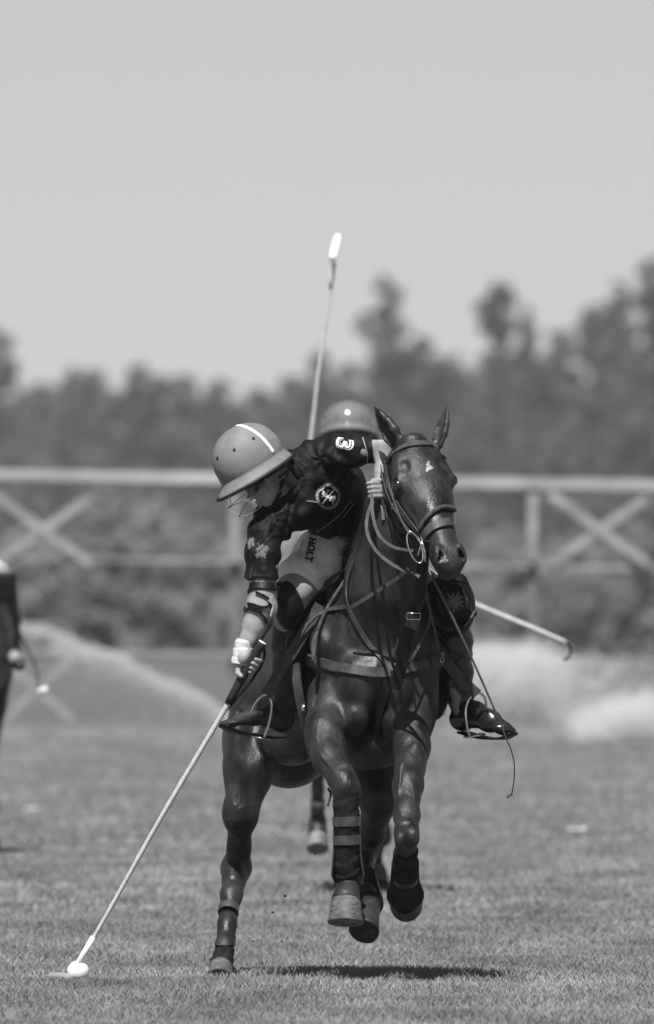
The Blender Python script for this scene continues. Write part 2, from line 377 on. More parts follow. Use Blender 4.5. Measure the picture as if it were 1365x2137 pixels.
# ------------------------------------------------------------------ trees
def crown_mesh(kind, h, w_, n, seed, base=0.12, leaf=0.5):
    """leaf clumps through the crown's volume; kind: cone, round, ragged"""
    r = np.random.default_rng(seed); blobs = []
    nb = 120
    for i in range(nb):
        t = base + (1 - base) * min(1, (i + r.uniform(-3, 4)) / nb); t = max(t, base)
        if kind == 'cone': rad = w_ * (0.10 + 0.95 * (1 - t) ** 0.62)
        elif kind == 'round': rad = w_ * math.sqrt(max(0.04, 1 - ((t - 0.45) / 0.56) ** 2))
        elif kind == 'ball': rad = w_ * (0.12 + 0.3 * (1 - t)) if t < 0.86 else w_ * (0.5 if t < .97 else .3)
        else: rad = w_ * (0.7 + 0.3 * math.sin(t * 11 + seed) * math.sin(t * 5 + seed)) * math.sqrt(max(0.06, 1 - ((t - 0.4) / 0.62) ** 2))
        a = r.uniform(0, 6.28); q = r.uniform(0.1, 0.85) * rad * r.choice([1, 1, 1.15]); br = max(0.03 * w_, rad * r.uniform(0.16, 0.42))
        blobs.append((q * math.cos(a), q * math.sin(a), min(t * h, h - br * 0.8) - r.uniform(0, .25) * br, br))
    b = np.array(blobs); pw = b[:, 3] ** 1.6; pick = r.choice(len(b), n, p=pw / pw.sum()); B = b[pick]
    d = r.normal(size=(n, 3)); d /= np.linalg.norm(d, axis=1)[:, None]; rr = r.uniform(0.3, 1.0, n) ** 0.5 * r.choice([1, 1, 1, 1.35], n)
    c = B[:, :3] + d * (B[:, 3] * rr)[:, None] * np.array([1, 1, 0.8])
    s = leaf * r.uniform(0.5, 1.2, n); u = r.normal(size=(n, 3)); u /= np.linalg.norm(u, axis=1)[:, None]
    v = np.cross(u, r.normal(size=(n, 3))); v /= np.linalg.norm(v, axis=1)[:, None]
    s = s[:, None]; q = np.stack([c - u * s * .5, c + v * s * .28, c + u * s * .6, c - v * s * .28], 1)
    return q.reshape(-1, 3), np.arange(n * 4).reshape(-1, 4)
def trunk_mesh(h, r0, seed):
    r = random.Random(seed); mb = MB()
    pts = [V(r.uniform(-.02, .02) * h * t, r.uniform(-.02, .02) * h * t, h * t * 0.92) for t in np.linspace(0, 1, 7)]
    mb.tube(pts, [r0 * (1.05 - t) for t in np.linspace(0, 1, 7)], 8)
    for i in range(9):
        t = r.uniform(.3, .85); a = r.uniform(0, 6.28); p = pts[int(t * 6)]; L = h * 0.2 * r.uniform(.6, 1.2)
        mb.tube([p, p + V(math.cos(a) * L * .5, math.sin(a) * L * .5, L * .3), p + V(math.cos(a) * L, math.sin(a) * L, L * .75)], [r0 * .35, r0 * .2, r0 * .06], 6)
    return mb
# shared crown shapes of unit kinds (height 10, varied widths)
def tree(px, py_top, Yc, kind, width_px, lab, leafm, seed, n=2600, base=0.1, grp='trees of the wood beyond the field', name='tree', leaf=0.55):
    Yc *= 2.0; leaf *= 2.0
    k = Yc / F; y = Yc - D; h = H + (HOR - py_top) * k; x = (px - 682.5) * k; w_ = width_px * k / 2
    root = empty(name, (x, y, 0), lab, 'tree' if name == 'tree' else 'shrub', grp)
    v, f = crown_mesh(kind, h, w_, n, seed, base, leaf)
    mesh_obj('crown', v + np.array([x, y, 0]), f, M[leafm], root, smooth=False)
    mb = trunk_mesh(h, 0.022 * h, seed); mb.v = [q + V(x, y, 0) for q in mb.v]; mb.build('trunk', M['bark'], root)
T = [  # x, top row, distance, kind, width px, label
 (-10, 680, 700, 'cone', 330, 'pointed dark tree cut by the left frame edge'),
 (95, 800, 760, 'round', 230, 'low round tree filling the dip beside the pointed tree at left frame edge'),
 (180, 768, 720, 'round', 240, 'broad rounded tree above the left fence cross'),
 (285, 762, 705, 'round', 230, 'round topped tree, highest of the even row left of the leaning helmet'),
 (375, 786, 730, 'round', 200, 'small rounded tree between the even row and the leaning helmet'),
 (450, 792, 715, 'round', 200, 'round tree rising straight over the leaning helmet'),
 (535, 812, 740, 'round', 210, 'lowest rounded tree, just right of the leaning helmet'),
 (605, 786, 720, 'round', 170, 'rounded tree left of the raised mallet shaft'),
 (672, 735, 700, 'ragged', 150, 'narrow ragged tree crossed by the raised mallet shaft'),
 (735, 760, 725, 'round', 190, 'bushy tree between the raised mallet and the tall spruce'),
 (806, 572, 690, 'cone', 270, 'tall pointed spruce standing high above the second rider'),
 (880, 705, 720, 'ragged', 210, 'ragged shoulder high tree right of the tall spruce'),
 (950, 745, 735, 'round', 200, 'low round tree in the gap right of the horse ears'),
 (1040, 592, 695, 'ball', 190, 'tall thin pine with a ball of foliage at its top'),
 (1100, 645, 700, 'ragged', 80, 'slender bare sided tree leaning beside the ball topped pine'),
 (1060, 715, 740, 'round', 240, 'dense rounded tree below the ball topped pine'),
 (1165, 688, 725, 'round', 230, 'broad flat topped tree over the right fence cross'),
 (1245, 640, 710, 'ragged', 170, 'ragged tree stepping up towards the right frame edge'),
 (1292, 590, 700, 'ragged', 150, 'tall rough tree with a light gap in its crown near right frame edge'),
 (1365, 540, 690, 'round', 170, 'tallest tree, cut by the right frame edge'),
 (1440, 600, 720, 'round', 260, 'tree just beyond the right frame edge'),
 (-130, 740, 720, 'round', 300, 'tree just beyond the left frame edge')]
for i, (px, pt, Yc, kd, wd, lab) in enumerate(T):
    tree(px, pt, Yc, kd, wd, lab, 'leaf%d' % (i % 2), 100 + i, n=9000, base=0.05, leaf=0.42)
# second rank, lower, closes the wood
for i in range(13):
    px = -60 + i * 125; pt = [830, 850, 840, 850, 860, 850, 830, 800, 800, 790, 780, 760, 740][i]
    tree(px + 20 * math.sin(i * 2.3), pt, 790 + 15 * (i % 3), 'round', 330, 'hazy back rank tree, %s from the left edge of the wood' % ['first', 'second', 'third', 'fourth', 'fifth', 'sixth', 'seventh', 'eighth', 'ninth', 'tenth', 'eleventh', 'twelfth', 'thirteenth'][i], 'leaf%d' % (i % 2), 300 + i, n=7000, base=0.02,
         grp='trees at the back of the wood', leaf=0.8)
S = [(215, 1010, 240, 120, 'pale upright shrub behind the fence near the left cross'), (330, 1040, 240, 170, 'broad pale shrub behind the fence, second from the left'),
     (420, 1090, 240, 150, 'pale shrub behind the fence beside the face guard'), (1060, 1100, 240, 190, 'dark shrub behind the fence right of the horse muzzle'),
     (1210, 1120, 240, 240, 'wide shrub showing through the right fence cross'), (1330, 1090, 240, 180, 'shrub behind the fence at the right frame edge'),
     (60, 1100, 240, 200, 'shrub showing through the left fence cross'), (-60, 1060, 240, 190, 'shrub behind the fence cut by the left frame edge'),
     (560, 1120, 240, 260, 'shrub behind the fence below the leaning helmet'), (760, 1110, 240, 300, 'shrub behind the fence hidden by the horse neck')]
for i, (px, pt, Yc, wd, lab) in enumerate(S):
    tree(px, pt, Yc, 'round', wd, lab, 'leaf2', 500 + i, n=14000, base=0.02, grp='shrubs behind the fence', name='shrub', leaf=0.09)

# ------------------------------------------------------------------ sprinkler spray (countless droplets)
def spray(name, lab, cloud, n, size, seed):
    r = np.random.default_rng(seed); c = cloud(r, n); s = size * r.uniform(.5, 1.4, len(c))[:, None]
    t = np.array([(1, 1, 1), (-1, -1, 1), (-1, 1, -1), (1, -1, -1)]) / 1.7
    v = (c[:, None, :] + t[None] * s[:, :, None]).reshape(-1, 3); b = np.arange(len(c))[:, None] * 4
    f = np.concatenate([b + np.array(q) for q in ((0, 1, 2), (0, 3, 1), (0, 2, 3), (1, 3, 2))]); ob = mesh_obj(name, v, f, M['spray'], smooth=False)
    return tag(ob, lab, 'water spray', kind='stuff')
def jet(r, n):
    Yc = 180.0; k = Yc / F; t = r.beta(1.1, 1.1, n)
    px = -30 + t * 520; top = 1275 + 0.30 * (px) + 0.00025 * px ** 2 ; core = r.random(n) < 0.88
    top = top + 3 * np.sin(px / 23) + 2 * np.sin(px / 9 + 1)
    py = np.where(core, top + r.gamma(2.2, 10, n), top + 8 + np.abs(r.normal(0, 130, n)))
    y = Yc - D + r.normal(0, .5, n); z = H + (HOR - py) * k
    o = np.stack([(px - 682.5) * k, y, z], 1); return o[z > 0.02]
def puff(r, n):
    Yc = 185.0; k = Yc / F; out = []
    for cx, cy, sx, sy, wt in ((1030, 1385, 55, 22, .10), (1105, 1405, 30, 30, .10), (1060, 1440, 30, 18, .07), (1150, 1440, 28, 35, .05), (1235, 1522, 24, 15, .12), (1290, 1500, 45, 18, .34), (1350, 1495, 40, 22, .36), (1235, 1525, 20, 12, .08), (1060, 1400, 60, 30, .14), (1010, 1370, 40, 16, .07), (1110, 1375, 35, 16, .06), (1200, 1410, 90, 30, .05), (990, 1440, 40, 50, .05), (1130, 1480, 120, 35, .05), (1430, 1490, 50, 30, .12)):
        m = int(n * wt); px = r.normal(cx, sx, m); py = r.normal(cy, sy, m); out.append(np.stack([px, py], 1))
    q = np.concatenate(out); q = q[(q[:, 0] > 900) & (q[:, 1] > 1330)]; m = len(q)
    z = H + (HOR - q[:, 1]) * k; o = np.stack([(q[:, 0] - 682.5) * k, Yc - D + r.normal(0, .6, m), z], 1); return o[z > 0.02]
spray('water_spray', 'thin slanting jet of sprinkler water falling left of the mallet hand', jet, 4600, 0.008, 1)
spray('water_spray', 'bright billowing cloud of sprinkler water right of the horse', puff, 24000, 0.009, 2)

# ------------------------------------------------------------------ the galloping pony
def horse_head(v, poll, muz, yaw, s=1.0, m=0.0):
    """sculpt a horse's head from poll to muzzle into v; returns its frame"""
    a = nrm(muz - poll); L = V(math.cos(yaw), math.sin(yaw), 0); L = nrm(L - (L @ a) * a); n = np.cross(L, a)
    if n[1] > 0: n = -n
    ln = np.linalg.norm(muz - poll) / 0.58 * s
    def Q(t, l, d): return poll + a * t * ln + L * l * wq(t) * ln + n * d * ln
    ax = (a, L, n); k = 0.03
    wq = lambda t: float(np.interp(t, [0.0, 0.1, 0.24, 0.42, 0.6], [1.15, 1.26, 1.32, 1.12, .98]))
    E = lambda t, l, d, r, kk=0.025, op='u', rot=None: v.ell(Q(t, l, d), (r[0] * ln, r[1] * ln * wq(t), r[2] * ln), rot or ax, kk, op)
    E(0.05, 0, -0.055, (0.075, 0.066, 0.07)); E(0.13, 0, -0.05, (0.12, 0.082, 0.07))
    v.eseg(Q(0.10, 0, -0.045), Q(0.26, 0, -0.05), L, (0.108 * ln, 0.055 * ln), (0.084 * ln, 0.055 * ln), 0.03)
    v.eseg(Q(0.24, 0, -0.045), Q(0.46, 0, -0.055), L, (0.078 * ln, 0.052 * ln), (0.054 * ln, 0.045 * ln), 0.03)
    v.eseg(Q(0.20, 0, -0.012), Q(0.44, 0, -0.022), L, (0.034 * ln, 0.016 * ln), (0.026 * ln, 0.014 * ln), 0.02)   # nasal bone
    for sd in (-1, 1):
        E(0.20, sd * 0.060, -0.13, (0.115, 0.026, 0.088), 0.025)           # jaw plate
        E(0.31, sd * 0.040, -0.115, (0.10, 0.022, 0.045), 0.03)
        v.cap(Q(0.225, sd * 0.070, -0.064), Q(0.36, sd * 0.056, -0.070), 0.009 * ln, 0.005 * ln, 0.014)   # facial crest
        E(0.160, sd * 0.072, -0.038, (0.046, 0.020, 0.026), 0.018)         # brow and orbit
        v.cap(Q(0.138, sd * 0.074, -0.018), Q(0.172, sd * 0.082, -0.022), 0.010 * ln, 0.009 * ln, 0.012)
        v.cap(Q(0.172, sd * 0.082, -0.022), Q(0.200, sd * 0.074, -0.030), 0.008 * ln, 0.005 * ln, 0.010)
        v.cap(Q(0.196, sd * 0.078, -0.050), Q(0.160, sd * 0.084, -0.060), 0.007 * ln, 0.007 * ln, 0.010)
        E(0.176, sd * 0.088, -0.030, (0.024, 0.014, 0.014), 0.004, 's')
        E(0.075, sd * 0.060, -0.035, (0.055, 0.018, 0.03), 0.02)           # temple muscle
        E(0.120, sd * 0.058, 0.004, (0.022, 0.012, 0.010), 0.02, 's')
        v.cap(Q(0.27, sd * 0.064, -0.05), Q(0.39, sd * 0.050, -0.075), 0.0030 * ln, 0.0025 * ln, 0.006)  # vein
        v.cap(Q(0.32, sd * 0.056, -0.050), Q(0.43, sd * 0.046, -0.035), 0.0025 * ln, 0.0025 * ln, 0.006)
        E(0.515, sd * 0.040, -0.042, (0.042, 0.025, 0.035), 0.020)         # nostril flare
        v.cap(Q(0.49, sd * 0.044, -0.014), Q(0.535, sd * 0.052, -0.038), 0.010 * ln, 0.009 * ln, 0.012)
        v.cap(Q(0.535, sd * 0.052, -0.038), Q(0.547, sd * 0.034, -0.054), 0.009 * ln, 0.008 * ln, 0.010)
    E(0.50, 0, -0.058, (0.080, 0.054, 0.052), 0.025); E(0.548, 0, -0.062, (0.040, 0.048, 0.040), 0.02)
    E(0.525, 0, -0.108, (0.050, 0.032, 0.024), 0.012); E(0.47, 0, -0.110, (0.07, 0.034, 0.024), 0.02)
    v.cap(Q(0.572, -0.034, -0.088), Q(0.572, 0.034, -0.088), 0.012 * ln, None, 0.012)                    # upper lip
    for sd in (-1, 1):
        E(0.527, sd * 0.042, -0.026, (0.020, 0.010, 0.020), 0.006, 's', (nrm(a + n * -0.6), nrm(L + 0.3 * sd * n), np.cross(nrm(a), L)))
        E(0.522, sd * 0.037, -0.012, (0.016, 0.007, 0.014), 0.006, 's')
        v.cap(Q(0.575, sd * 0.045, -0.098), Q(0.505, sd * 0.052, -0.088), 0.0035, 0.003, 0.004, 's')      # mouth line
    return Q, (a, L, n), ln
def ear(v, base, tip, wid, face, k=0.012):
    """a leaf-shaped ear with its hollow turned towards 'face'"""
    b, t = np.asarray(base), np.asarray(tip); a = t - b; side = np.cross(nrm(a), nrm(face))
    for q0, q1, w0, w1 in ((0, .3, .75, 1), (.3, .55, 1, .85), (.55, .8, .85, .45), (.8, 1, .45, .06)):
        v.eseg(b + a * q0, b + a * q1, side, (wid * w0, wid * w0 * .55), (wid * w1, wid * w1 * .55), k if q0 == 0 else 0.006)
    c = nrm(face) * wid * 0.42
    v.eseg(b + a * .14 + c, b + a * .5 + c, side, (wid * .55, wid * .5), (wid * .62, wid * .45), 0.004, 's')
    v.eseg(b + a * .5 + c, b + a * .88 + c * .6, side, (wid * .62, wid * .45), (wid * .12, wid * .2), 0.004, 's')
def hoof_mesh(top, toe, rt, rb, fwd, tilt=0):
    """hoof capsule: coronet ring centred at top, ground ring centred at toe"""
    mb = MB(); top = np.asarray(top, float); toe = np.asarray(toe, float); a = nrm(toe - top); f = np.asarray(fwd, float); f = nrm(f - (f @ a) * a); l = np.cross(a, f)
    prof = [(-0.10, 0.90), (0.0, 1.0), (0.05, 1.03), (0.35, None), (0.7, None), (0.95, None), (1.0, None)]; seg = 28; n = len(prof)
    v = []
    for t, q in prof:
        r = rt * q if q else rt + (rb - rt) * t
        if t == 1.0: r *= 0.97
        c = top + (toe - top) * t
        for j in range(seg):
            an = 2 * math.pi * j / seg; cf = math.cos(an); fl = r * (1.12 if cf > 0 else 0.88) * cf
            heel = (0.12 * np.linalg.norm(toe - top) * (1 - cf) / 2) * (t > 0.5)
            v.append(c + f * fl + l * math.sin(an) * r * (1.0 + 0.012 * math.sin(7 * an + t * 9)) - a * heel)
    fc = [(i * seg + j, i * seg + (j + 1) % seg, (i + 1) * seg + (j + 1) % seg, (i + 1) * seg + j) for i in range(n - 1) for j in range(seg)]
    # concave sole
    last = (n - 1) * seg; c0 = len(v)
    for j in range(seg): q = v[last + j]; v.append(toe + (q - toe) * 0.8)
    for j in range(seg): q = v[last + j]; v.append(toe + (q - toe) * 0.72 - a * 0.008)
    fc += [(last + j, last + (j + 1) % seg, c0 + (j + 1) % seg, c0 + j) for j in range(seg)]
    fc += [(c0 + j, c0 + (j + 1) % seg, c0 + seg + (j + 1) % seg, c0 + seg + j) for j in range(seg)]
    fc += [tuple(c0 + seg + j for j in range(seg))]
    mb.add(v, fc); return mb
def wrap_mesh(pts, rs, turns=5, lift=0.003, seg=24, tilt=0.35, side=None):
    """spiral bandage: overlapping slanted edges along a leg"""
    n = 8 * turns; c = catmull(pts, 8); rr = np.interp(np.linspace(0, 1, len(c)), np.linspace(0, 1, len(rs)), rs)
    cs = np.array(c); s = np.linspace(0, 1, n + 1); mb = MB(); v = []; up = None
    for i, t in enumerate(s):
        q = t * (len(c) - 1); i0 = min(int(q), len(c) - 2); p = cs[i0] + (cs[i0 + 1] - cs[i0]) * (q - i0); tg = nrm(cs[min(i0 + 1, len(c) - 1)] - cs[max(i0 - 1, 0)])
        if up is None: up = nrm(np.cross(tg, (0, 1, 0.1)))
        up = nrm(up - (up @ tg) * tg); w_ = np.cross(tg, up); step = np.linalg.norm(cs[-1] - cs[0]) / turns
        for j in range(seg):
            an = 2 * math.pi * j / seg; fr = (t * turns + tilt * math.cos(an + 0.6)) % 1.0
            r = np.interp(t, np.linspace(0, 1, len(rr)), rr) + lift * (1 - fr) + 0.0006 * math.sin(an * 3 + t * 20)
            v.append(p + (up * math.cos(an) + w_ * math.sin(an)) * r)
    mb.add(v, [(i * seg + j, i * seg + (j + 1) % seg, (i + 1) * seg + (j + 1) % seg, (i + 1) * seg + j) for i in range(n) for j in range(seg)] + [tuple(range(seg))[::-1], tuple(n * seg + j for j in range(seg))])
    return mb

PONY = empty('pony', P(700, 2040, 0.6) * V(1, 1, 0), 'dark polo pony in mid gallop carrying the leaning rider, white star on its forehead', 'horse', 'galloping polo ponies')
def surf_like(v, p):
    """the sculpted surface point nearest the lens under a photograph pixel"""
    ys = v.y[v.y < p[2] + .35]
    for y in ys:
        q = P(p[0], p[1], float(y)); i = int(np.searchsorted(v.x, q[0])); k = int(np.searchsorted(v.z, q[2])); j = int(np.searchsorted(v.y, y))
        if v.f[min(i, len(v.x) - 1), j, min(k, len(v.z) - 1)] < 0.001: return q
    return P(*p)
def pony_body():
    v = Vox(axis((-0.50, 0.62, 0.005)), axis((-0.78, 0.20, 0.005), (0.20, 1.95, 0.012)), axis((0.12, 2.26, 0.005)))
    f = V(0.29, -0.956, 0); l = V(0.956, 0.29, 0); zz = V(0, 0, 1)
    E = lambda px, py, dy, r, k=0.05, ax=(l, f, zz), op='u': v.ell(P(px, py, dy), r, ax, k, op)
    # trunk
    E(778, 1395, 0.34, (0.225, 0.33, 0.27), 0.05); E(728, 1405, 0.72, (0.262, 0.42, 0.285), 0.09); E(675, 1410, 1.05, (0.245, 0.38, 0.27), 0.09)
    E(728, 1262, 0.50, (0.105, 0.30, 0.17), 0.10)                                             # withers
    E(602, 1485, 1.48, (0.215, 0.32, 0.30), 0.08)
    E(650, 1400, 1.25, (0.19, 0.3, 0.24), 0.08)
    # shoulders
    for sd, px in ((-1, 705), (1, 868)):
        E(px, 1370, 0.14, (0.088, 0.15, 0.20), 0.05, (l, nrm(f + 0.25 * zz), nrm(zz - 0.25 * f)))
    E(692, 1470, 0.08, (0.080, 0.12, 0.125), 0.04); E(872, 1470, 0.10, (0.072, 0.12, 0.13), 0.04)
    # breast: two pectoral bulges with a groove
    E(748, 1430, 0.00, (0.082, 0.085, 0.125), 0.035); E(822, 1432, 0.01, (0.078, 0.085, 0.125), 0.035)
    E(735, 1495, 0.0, (0.066, 0.085, 0.075), 0.02); E(818, 1500, 0.02, (0.064, 0.085, 0.08), 0.02)
    E(778, 1405, -0.01, (0.05, 0.07, 0.07), 0.04)
    E(775, 1560, 0.16, (0.125, 0.14, 0.085), 0.05)
    v.cap(P(786, 1590, 0.05), P(780, 1440, -0.10), 0.012, 0.008, 0.03, 's')
    # neck
    v.eseg(P(790, 1330, 0.16), P(798, 1215, 0.05), l, (0.165, 0.20), (0.130, 0.185), 0.06)
    v.eseg(P(798, 1215, 0.05), P(822, 1110, -0.02), l, (0.130, 0.185), (0.100, 0.155), 0.05)
    v.eseg(P(822, 1110, -0.02), P(850, 985, -0.12), l, (0.100, 0.150), (0.080, 0.115), 0.05)
    v.eseg(P(728, 1235, 0.42), P(800, 1050, 0.08), l, (0.085, 0.09), (0.055, 0.07), 0.07)      # crest
    v.eseg(P(800, 1050, 0.08), P(855, 945, -0.10), l, (0.055, 0.07), (0.05, 0.06), 0.05)
    # neck muscle ridges and jugular grooves
    v.chain([P(740, 1330, 0.02), P(752, 1240, -0.03), P(790, 1140, -0.10)], [0.030, 0.034, 0.03], 0.03)
    v.chain([P(712, 1350, 0.03), P(722, 1280, 0.06), P(752, 1200, 0.03)], [0.03, 0.028, 0.02], 0.03)
    v.chain([P(850, 1330, 0.02), P(842, 1240, -0.04)], [0.028, 0.03], 0.03)
    v.cap(P(768, 1300, -0.10), P(795, 1160, -0.19), 0.012, 0.012, 0.02, 's')
    E(668, 1345, 0.10, (0.035, 0.07, 0.07), 0.03)
    # head
    Q, (a, L, n), ln = horse_head(v, P(866, 918, -0.24), P(950, 1176, -0.56), math.radians(15))
    ear(v, P(832, 930, -0.20), P(781, 848, -0.16), 0.052, V(-0.55, -0.35, -0.2))
    ear(v, P(913, 930, -0.20), P(935, 846, -0.16), 0.038, V(-0.75, -0.65, 0.1))
    v.ell(Q(-0.005, 0.0, -0.03), (0.035, 0.055, 0.05), (a, L, n), 0.02)
    # near (image left) fore: reaching, hanging straight
    R = lambda *q: [r * U for r in q]
    v.chain([P(690, 1455, 0.10), P(676, 1530, -0.08), P(688, 1585, -0.20), P(712, 1622, -0.30), P(723, 1648, -0.34), P(722, 1690, -0.34), P(724, 1790, -0.31), P(727, 1828, -0.29)],
            R(46, 39, 33, 28, 27, 20, 17, 19), 0.03)
    v.ell(P(664, 1545, -0.02), (0.046, 0.06, 0.10), None, 0.03); v.ell(P(700, 1545, -0.12), (0.035, 0.04, 0.09), (nrm(V(1, 0, .6)), V(0, 1, 0), nrm(V(-.6, 0, 1))), 0.018)
    v.ell(P(715, 1628, -0.35), (0.040, 0.032, 0.04), None, 0.015); v.ell(P(732, 1652, -0.355), (0.030, 0.028, 0.03), None, 0.015)
    v.chain([P(676, 1500, -0.09), P(690, 1560, -0.19), P(716, 1605, -0.31)], [0.010, 0.012, 0.010], 0.012)
    v.chain([P(655, 1575, -0.06), P(690, 1612, -0.25)], [0.012, 0.010], 0.014)
    v.chain([P(727, 1825, -0.29), P(727, 1850, -0.31), P(722, 1877, -0.36)], R(22, 21, 31), 0.015)
    # off (image right) fore: knee up, cannon folded
    v.chain([P(862, 1480, 0.10), P(860, 1560, -0.04), P(852, 1640, -0.22), P(849, 1700, -0.34), P(848, 1742, -0.42)], R(44, 36, 30, 25, 27), 0.03)
    v.ell(P(840, 1640, -0.24), (0.030, 0.03, 0.09), None, 0.02); v.ell(P(868, 1610, -0.12), (0.028, 0.04, 0.11), None, 0.02)
    v.ell(P(835, 1755, -0.45), (0.024, 0.026, 0.032), None, 0.012); v.ell(P(862, 1748, -0.45), (0.026, 0.026, 0.036), None, 0.012); v.ell(P(848, 1725, -0.44), (0.034, 0.026, 0.03), None, 0.012)
    v.chain([P(866, 1600, -0.12), P(860, 1660, -0.28), P(846, 1705, -0.38)], [0.012, 0.010, 0.010], 0.012)
    v.chain([P(848, 1760, -0.40), P(845, 1800, -0.30), P(845, 1848, -0.20), P(846, 1872, -0.10)], R(23, 20, 22, 24), 0.02)
    # hind legs
    v.chain([P(562, 1470, 1.50), P(534, 1545, 1.32), P(520, 1610, 1.22), P(503, 1700, 1.18), P(499, 1766, 1.28), P(493, 1812, 1.34), P(483, 1868, 1.20), P(474, 1930, 1.08), P(469, 1975, 1.00), P(462, 2018, 0.93)],
            R(80, 68, 50, 34, 22, 29, 20, 17, 18, 22), 0.04)
    v.cap(P(512, 1800, 1.46), P(506, 1740, 1.36), 0.020, 0.012, 0.02); v.ell(P(488, 1830, 1.27), (0.042, 0.05, 0.075), None, 0.02)
    v.ell(P(496, 1560, 1.22), (0.045, 0.09, 0.16), None, 0.04); v.ell(P(487, 1690, 1.16), (0.032, 0.04, 0.09), None, 0.03)
    v.chain([P(720, 1500, 1.30), P(775, 1600, 0.75), P(792, 1665, 0.62), P(776, 1740, 0.82), P(764, 1782, 0.92), P(760, 1830, 0.62), P(764, 1868, 0.40), P(772, 1896, 0.30)],
            R(80, 62, 40, 25, 22, 17, 19, 23), 0.04)
    v.ell(P(610, 1545, 1.0), (0.10, 0.25, 0.10), (l, f, zz), 0.06)                               # flank and belly line
    v.ell(P(588, 1600, 1.35), (0.05, 0.06, 0.03), None, 0.02)
    # veins, tendons and skin folds that catch the light
    for pts in ([(700, 1505, -.18), (712, 1540, -.24), (708, 1575, -.28), (722, 1600, -.33)], [(668, 1500, -.10), (660, 1540, -.12), (672, 1580, -.20), (700, 1612, -.30)], [(655, 1495, -.06), (672, 1488, -.09), (694, 1496, -.11)],
                [(872, 1590, -.14), (862, 1640, -.28), (868, 1690, -.36)], [(838, 1600, -.18), (832, 1660, -.29), (838, 1700, -.36)],
                [(735, 1330, -.10), (726, 1280, -.08), (742, 1215, -.10)], [(820, 1380, -.14), (835, 1320, -.16), (830, 1250, -.16)],
                [(490, 1680, 1.08), (505, 1720, 1.10), (498, 1765, 1.20)], [(470, 1692, 1.08), (500, 1690, 1.05), (522, 1680, 1.05)], [(475, 1712, 1.10), (500, 1712, 1.06)]):
        v.chain([np.array(surf_like(v, p)) for p in pts], [.0052] * len(pts), .006)
    v.cap(P(724, 1470, -.16), P(742, 1545, -.14), .010, .006, .02, 's'); v.cap(P(832, 1490, -.14), P(822, 1560, -.12), .010, .006, .02, 's')
    v.cap(P(690, 1400, -.06), P(722, 1340, -.07), .008, .006, .02, 's'); v.cap(P(655, 1470, -.02), P(662, 1410, .02), .008, .006, .02, 's')
    # skin unevenness
    def nz(X, Y, Z):
        return 0.0014 * np.sin(31 * X + 17 * Z + 4 * np.sin(9 * Y)) * np.sin(23 * Z - 19 * Y) + 0.0009 * np.sin(67 * X + 3) * np.sin(59 * Z + 41 * Y)
    v.disp(nz)
    body = v.build('body', M['bay_coat'], PONY, 2)
    for sd in (-1, 1):
        mb = bmesh.new(); bmesh.ops.create_uvsphere(mb, u_segments=16, v_segments=12, radius=0.0225 * ln); me = bpy.data.meshes.new('eye'); mb.to_mesh(me); mb.free()
        me.polygons.foreach_set('use_smooth', [True] * len(me.polygons)); me.materials.append(M['eye'])
        o = bpy.data.objects.new('eye', me); COL.objects.link(o); o.parent = PONY; o.location = Vector(Q(0.176, sd * 0.0825, -0.035)) - PONY.location
    return body, Q, (a, L, n)
BODY, HQ, HAX = pony_body()
PB = bvh_of(BODY)
# hooves, wraps, boots
hoof_mesh(P(722, 1882, -0.37), P(721, 1930, -0.40), 30.5 * U, 37.5 * U, (0, -1, 0)).build('hoof', M['hoof'], PONY)
hoof_mesh(P(846, 1880, -0.13), P(848, 1886, 0.0), 28 * U, 35 * U, (0, 0, -1)).build('hoof', M['dark_hoof'], PONY)
hoof_mesh(P(766, 1905, 0.28), P(757, 1948, 0.16), 25 * U, 33 * U, (0.35, -1, 0)).build('hoof', M['dark_hoof'], PONY)
hoof_mesh(P(462, 2017, 0.93), P(459, 2043, 0.88), 24 * U, 28 * U, (-0.2, -1, 0)).build('hoof', M['hoof'], PONY)
wrap_mesh([P(722, 1662, -0.34), P(723, 1730, -0.34), P(724, 1800, -0.32), P(727, 1832, -0.30)], [26 * U, 24 * U, 24 * U, 25 * U], 5, 0.006).build('leg_wrap', M['wrap'], PONY)
wrap_mesh([P(477, 1893, 1.14), P(474, 1935, 1.08), P(468, 1985, 0.99), P(461, 2020, 0.93)], [18.5 * U, 18 * U, 19 * U, 25 * U], 6, 0.0055).build('leg_wrap', M['wrap'], PONY)
wrap_mesh([P(847, 1775, -0.37), P(845, 1815, -0.28), P(845, 1856, -0.18)], [24 * U, 23 * U, 25 * U], 3, 0.006).build('leg_wrap', M['wrap'], PONY)
wrap_mesh([P(761, 1825, 0.64), P(763, 1862, 0.45), P(771, 1892, 0.33)], [19 * U, 22 * U, 26 * U], 3, 0.006).build('leg_wrap', M['wrap'], PONY)
def ring(c, a, r, wid, th, m, name='boot_strap', parent=None, arc=(0, 360), squash=1.0):
    """band round a limb: centre, limb direction, radius, band width, thickness"""
    a = nrm(a); u = nrm(np.cross(a, (0, 1, 0.02))); w_ = np.cross(a, u); pts, nn = [], []
    for d in np.linspace(*arc, 37):
        t = math.radians(d); q = u * math.cos(t) + w_ * math.sin(t) * squash; pts.append(np.asarray(c) + q * r); nn.append(q)
    mb = MB(); mb.ribbon(pts, nn, wid, th); return mb.build(name, m, parent, False)
for c, r in ((P(723, 1714, -0.34), 28), (P(724, 1753, -0.335), 28)): ring(c, P(724, 1753, -.335) - P(722, 1660, -.34), r * U, 0.036, 0.005, M['strap_grey'], 'boot_strap', PONY)
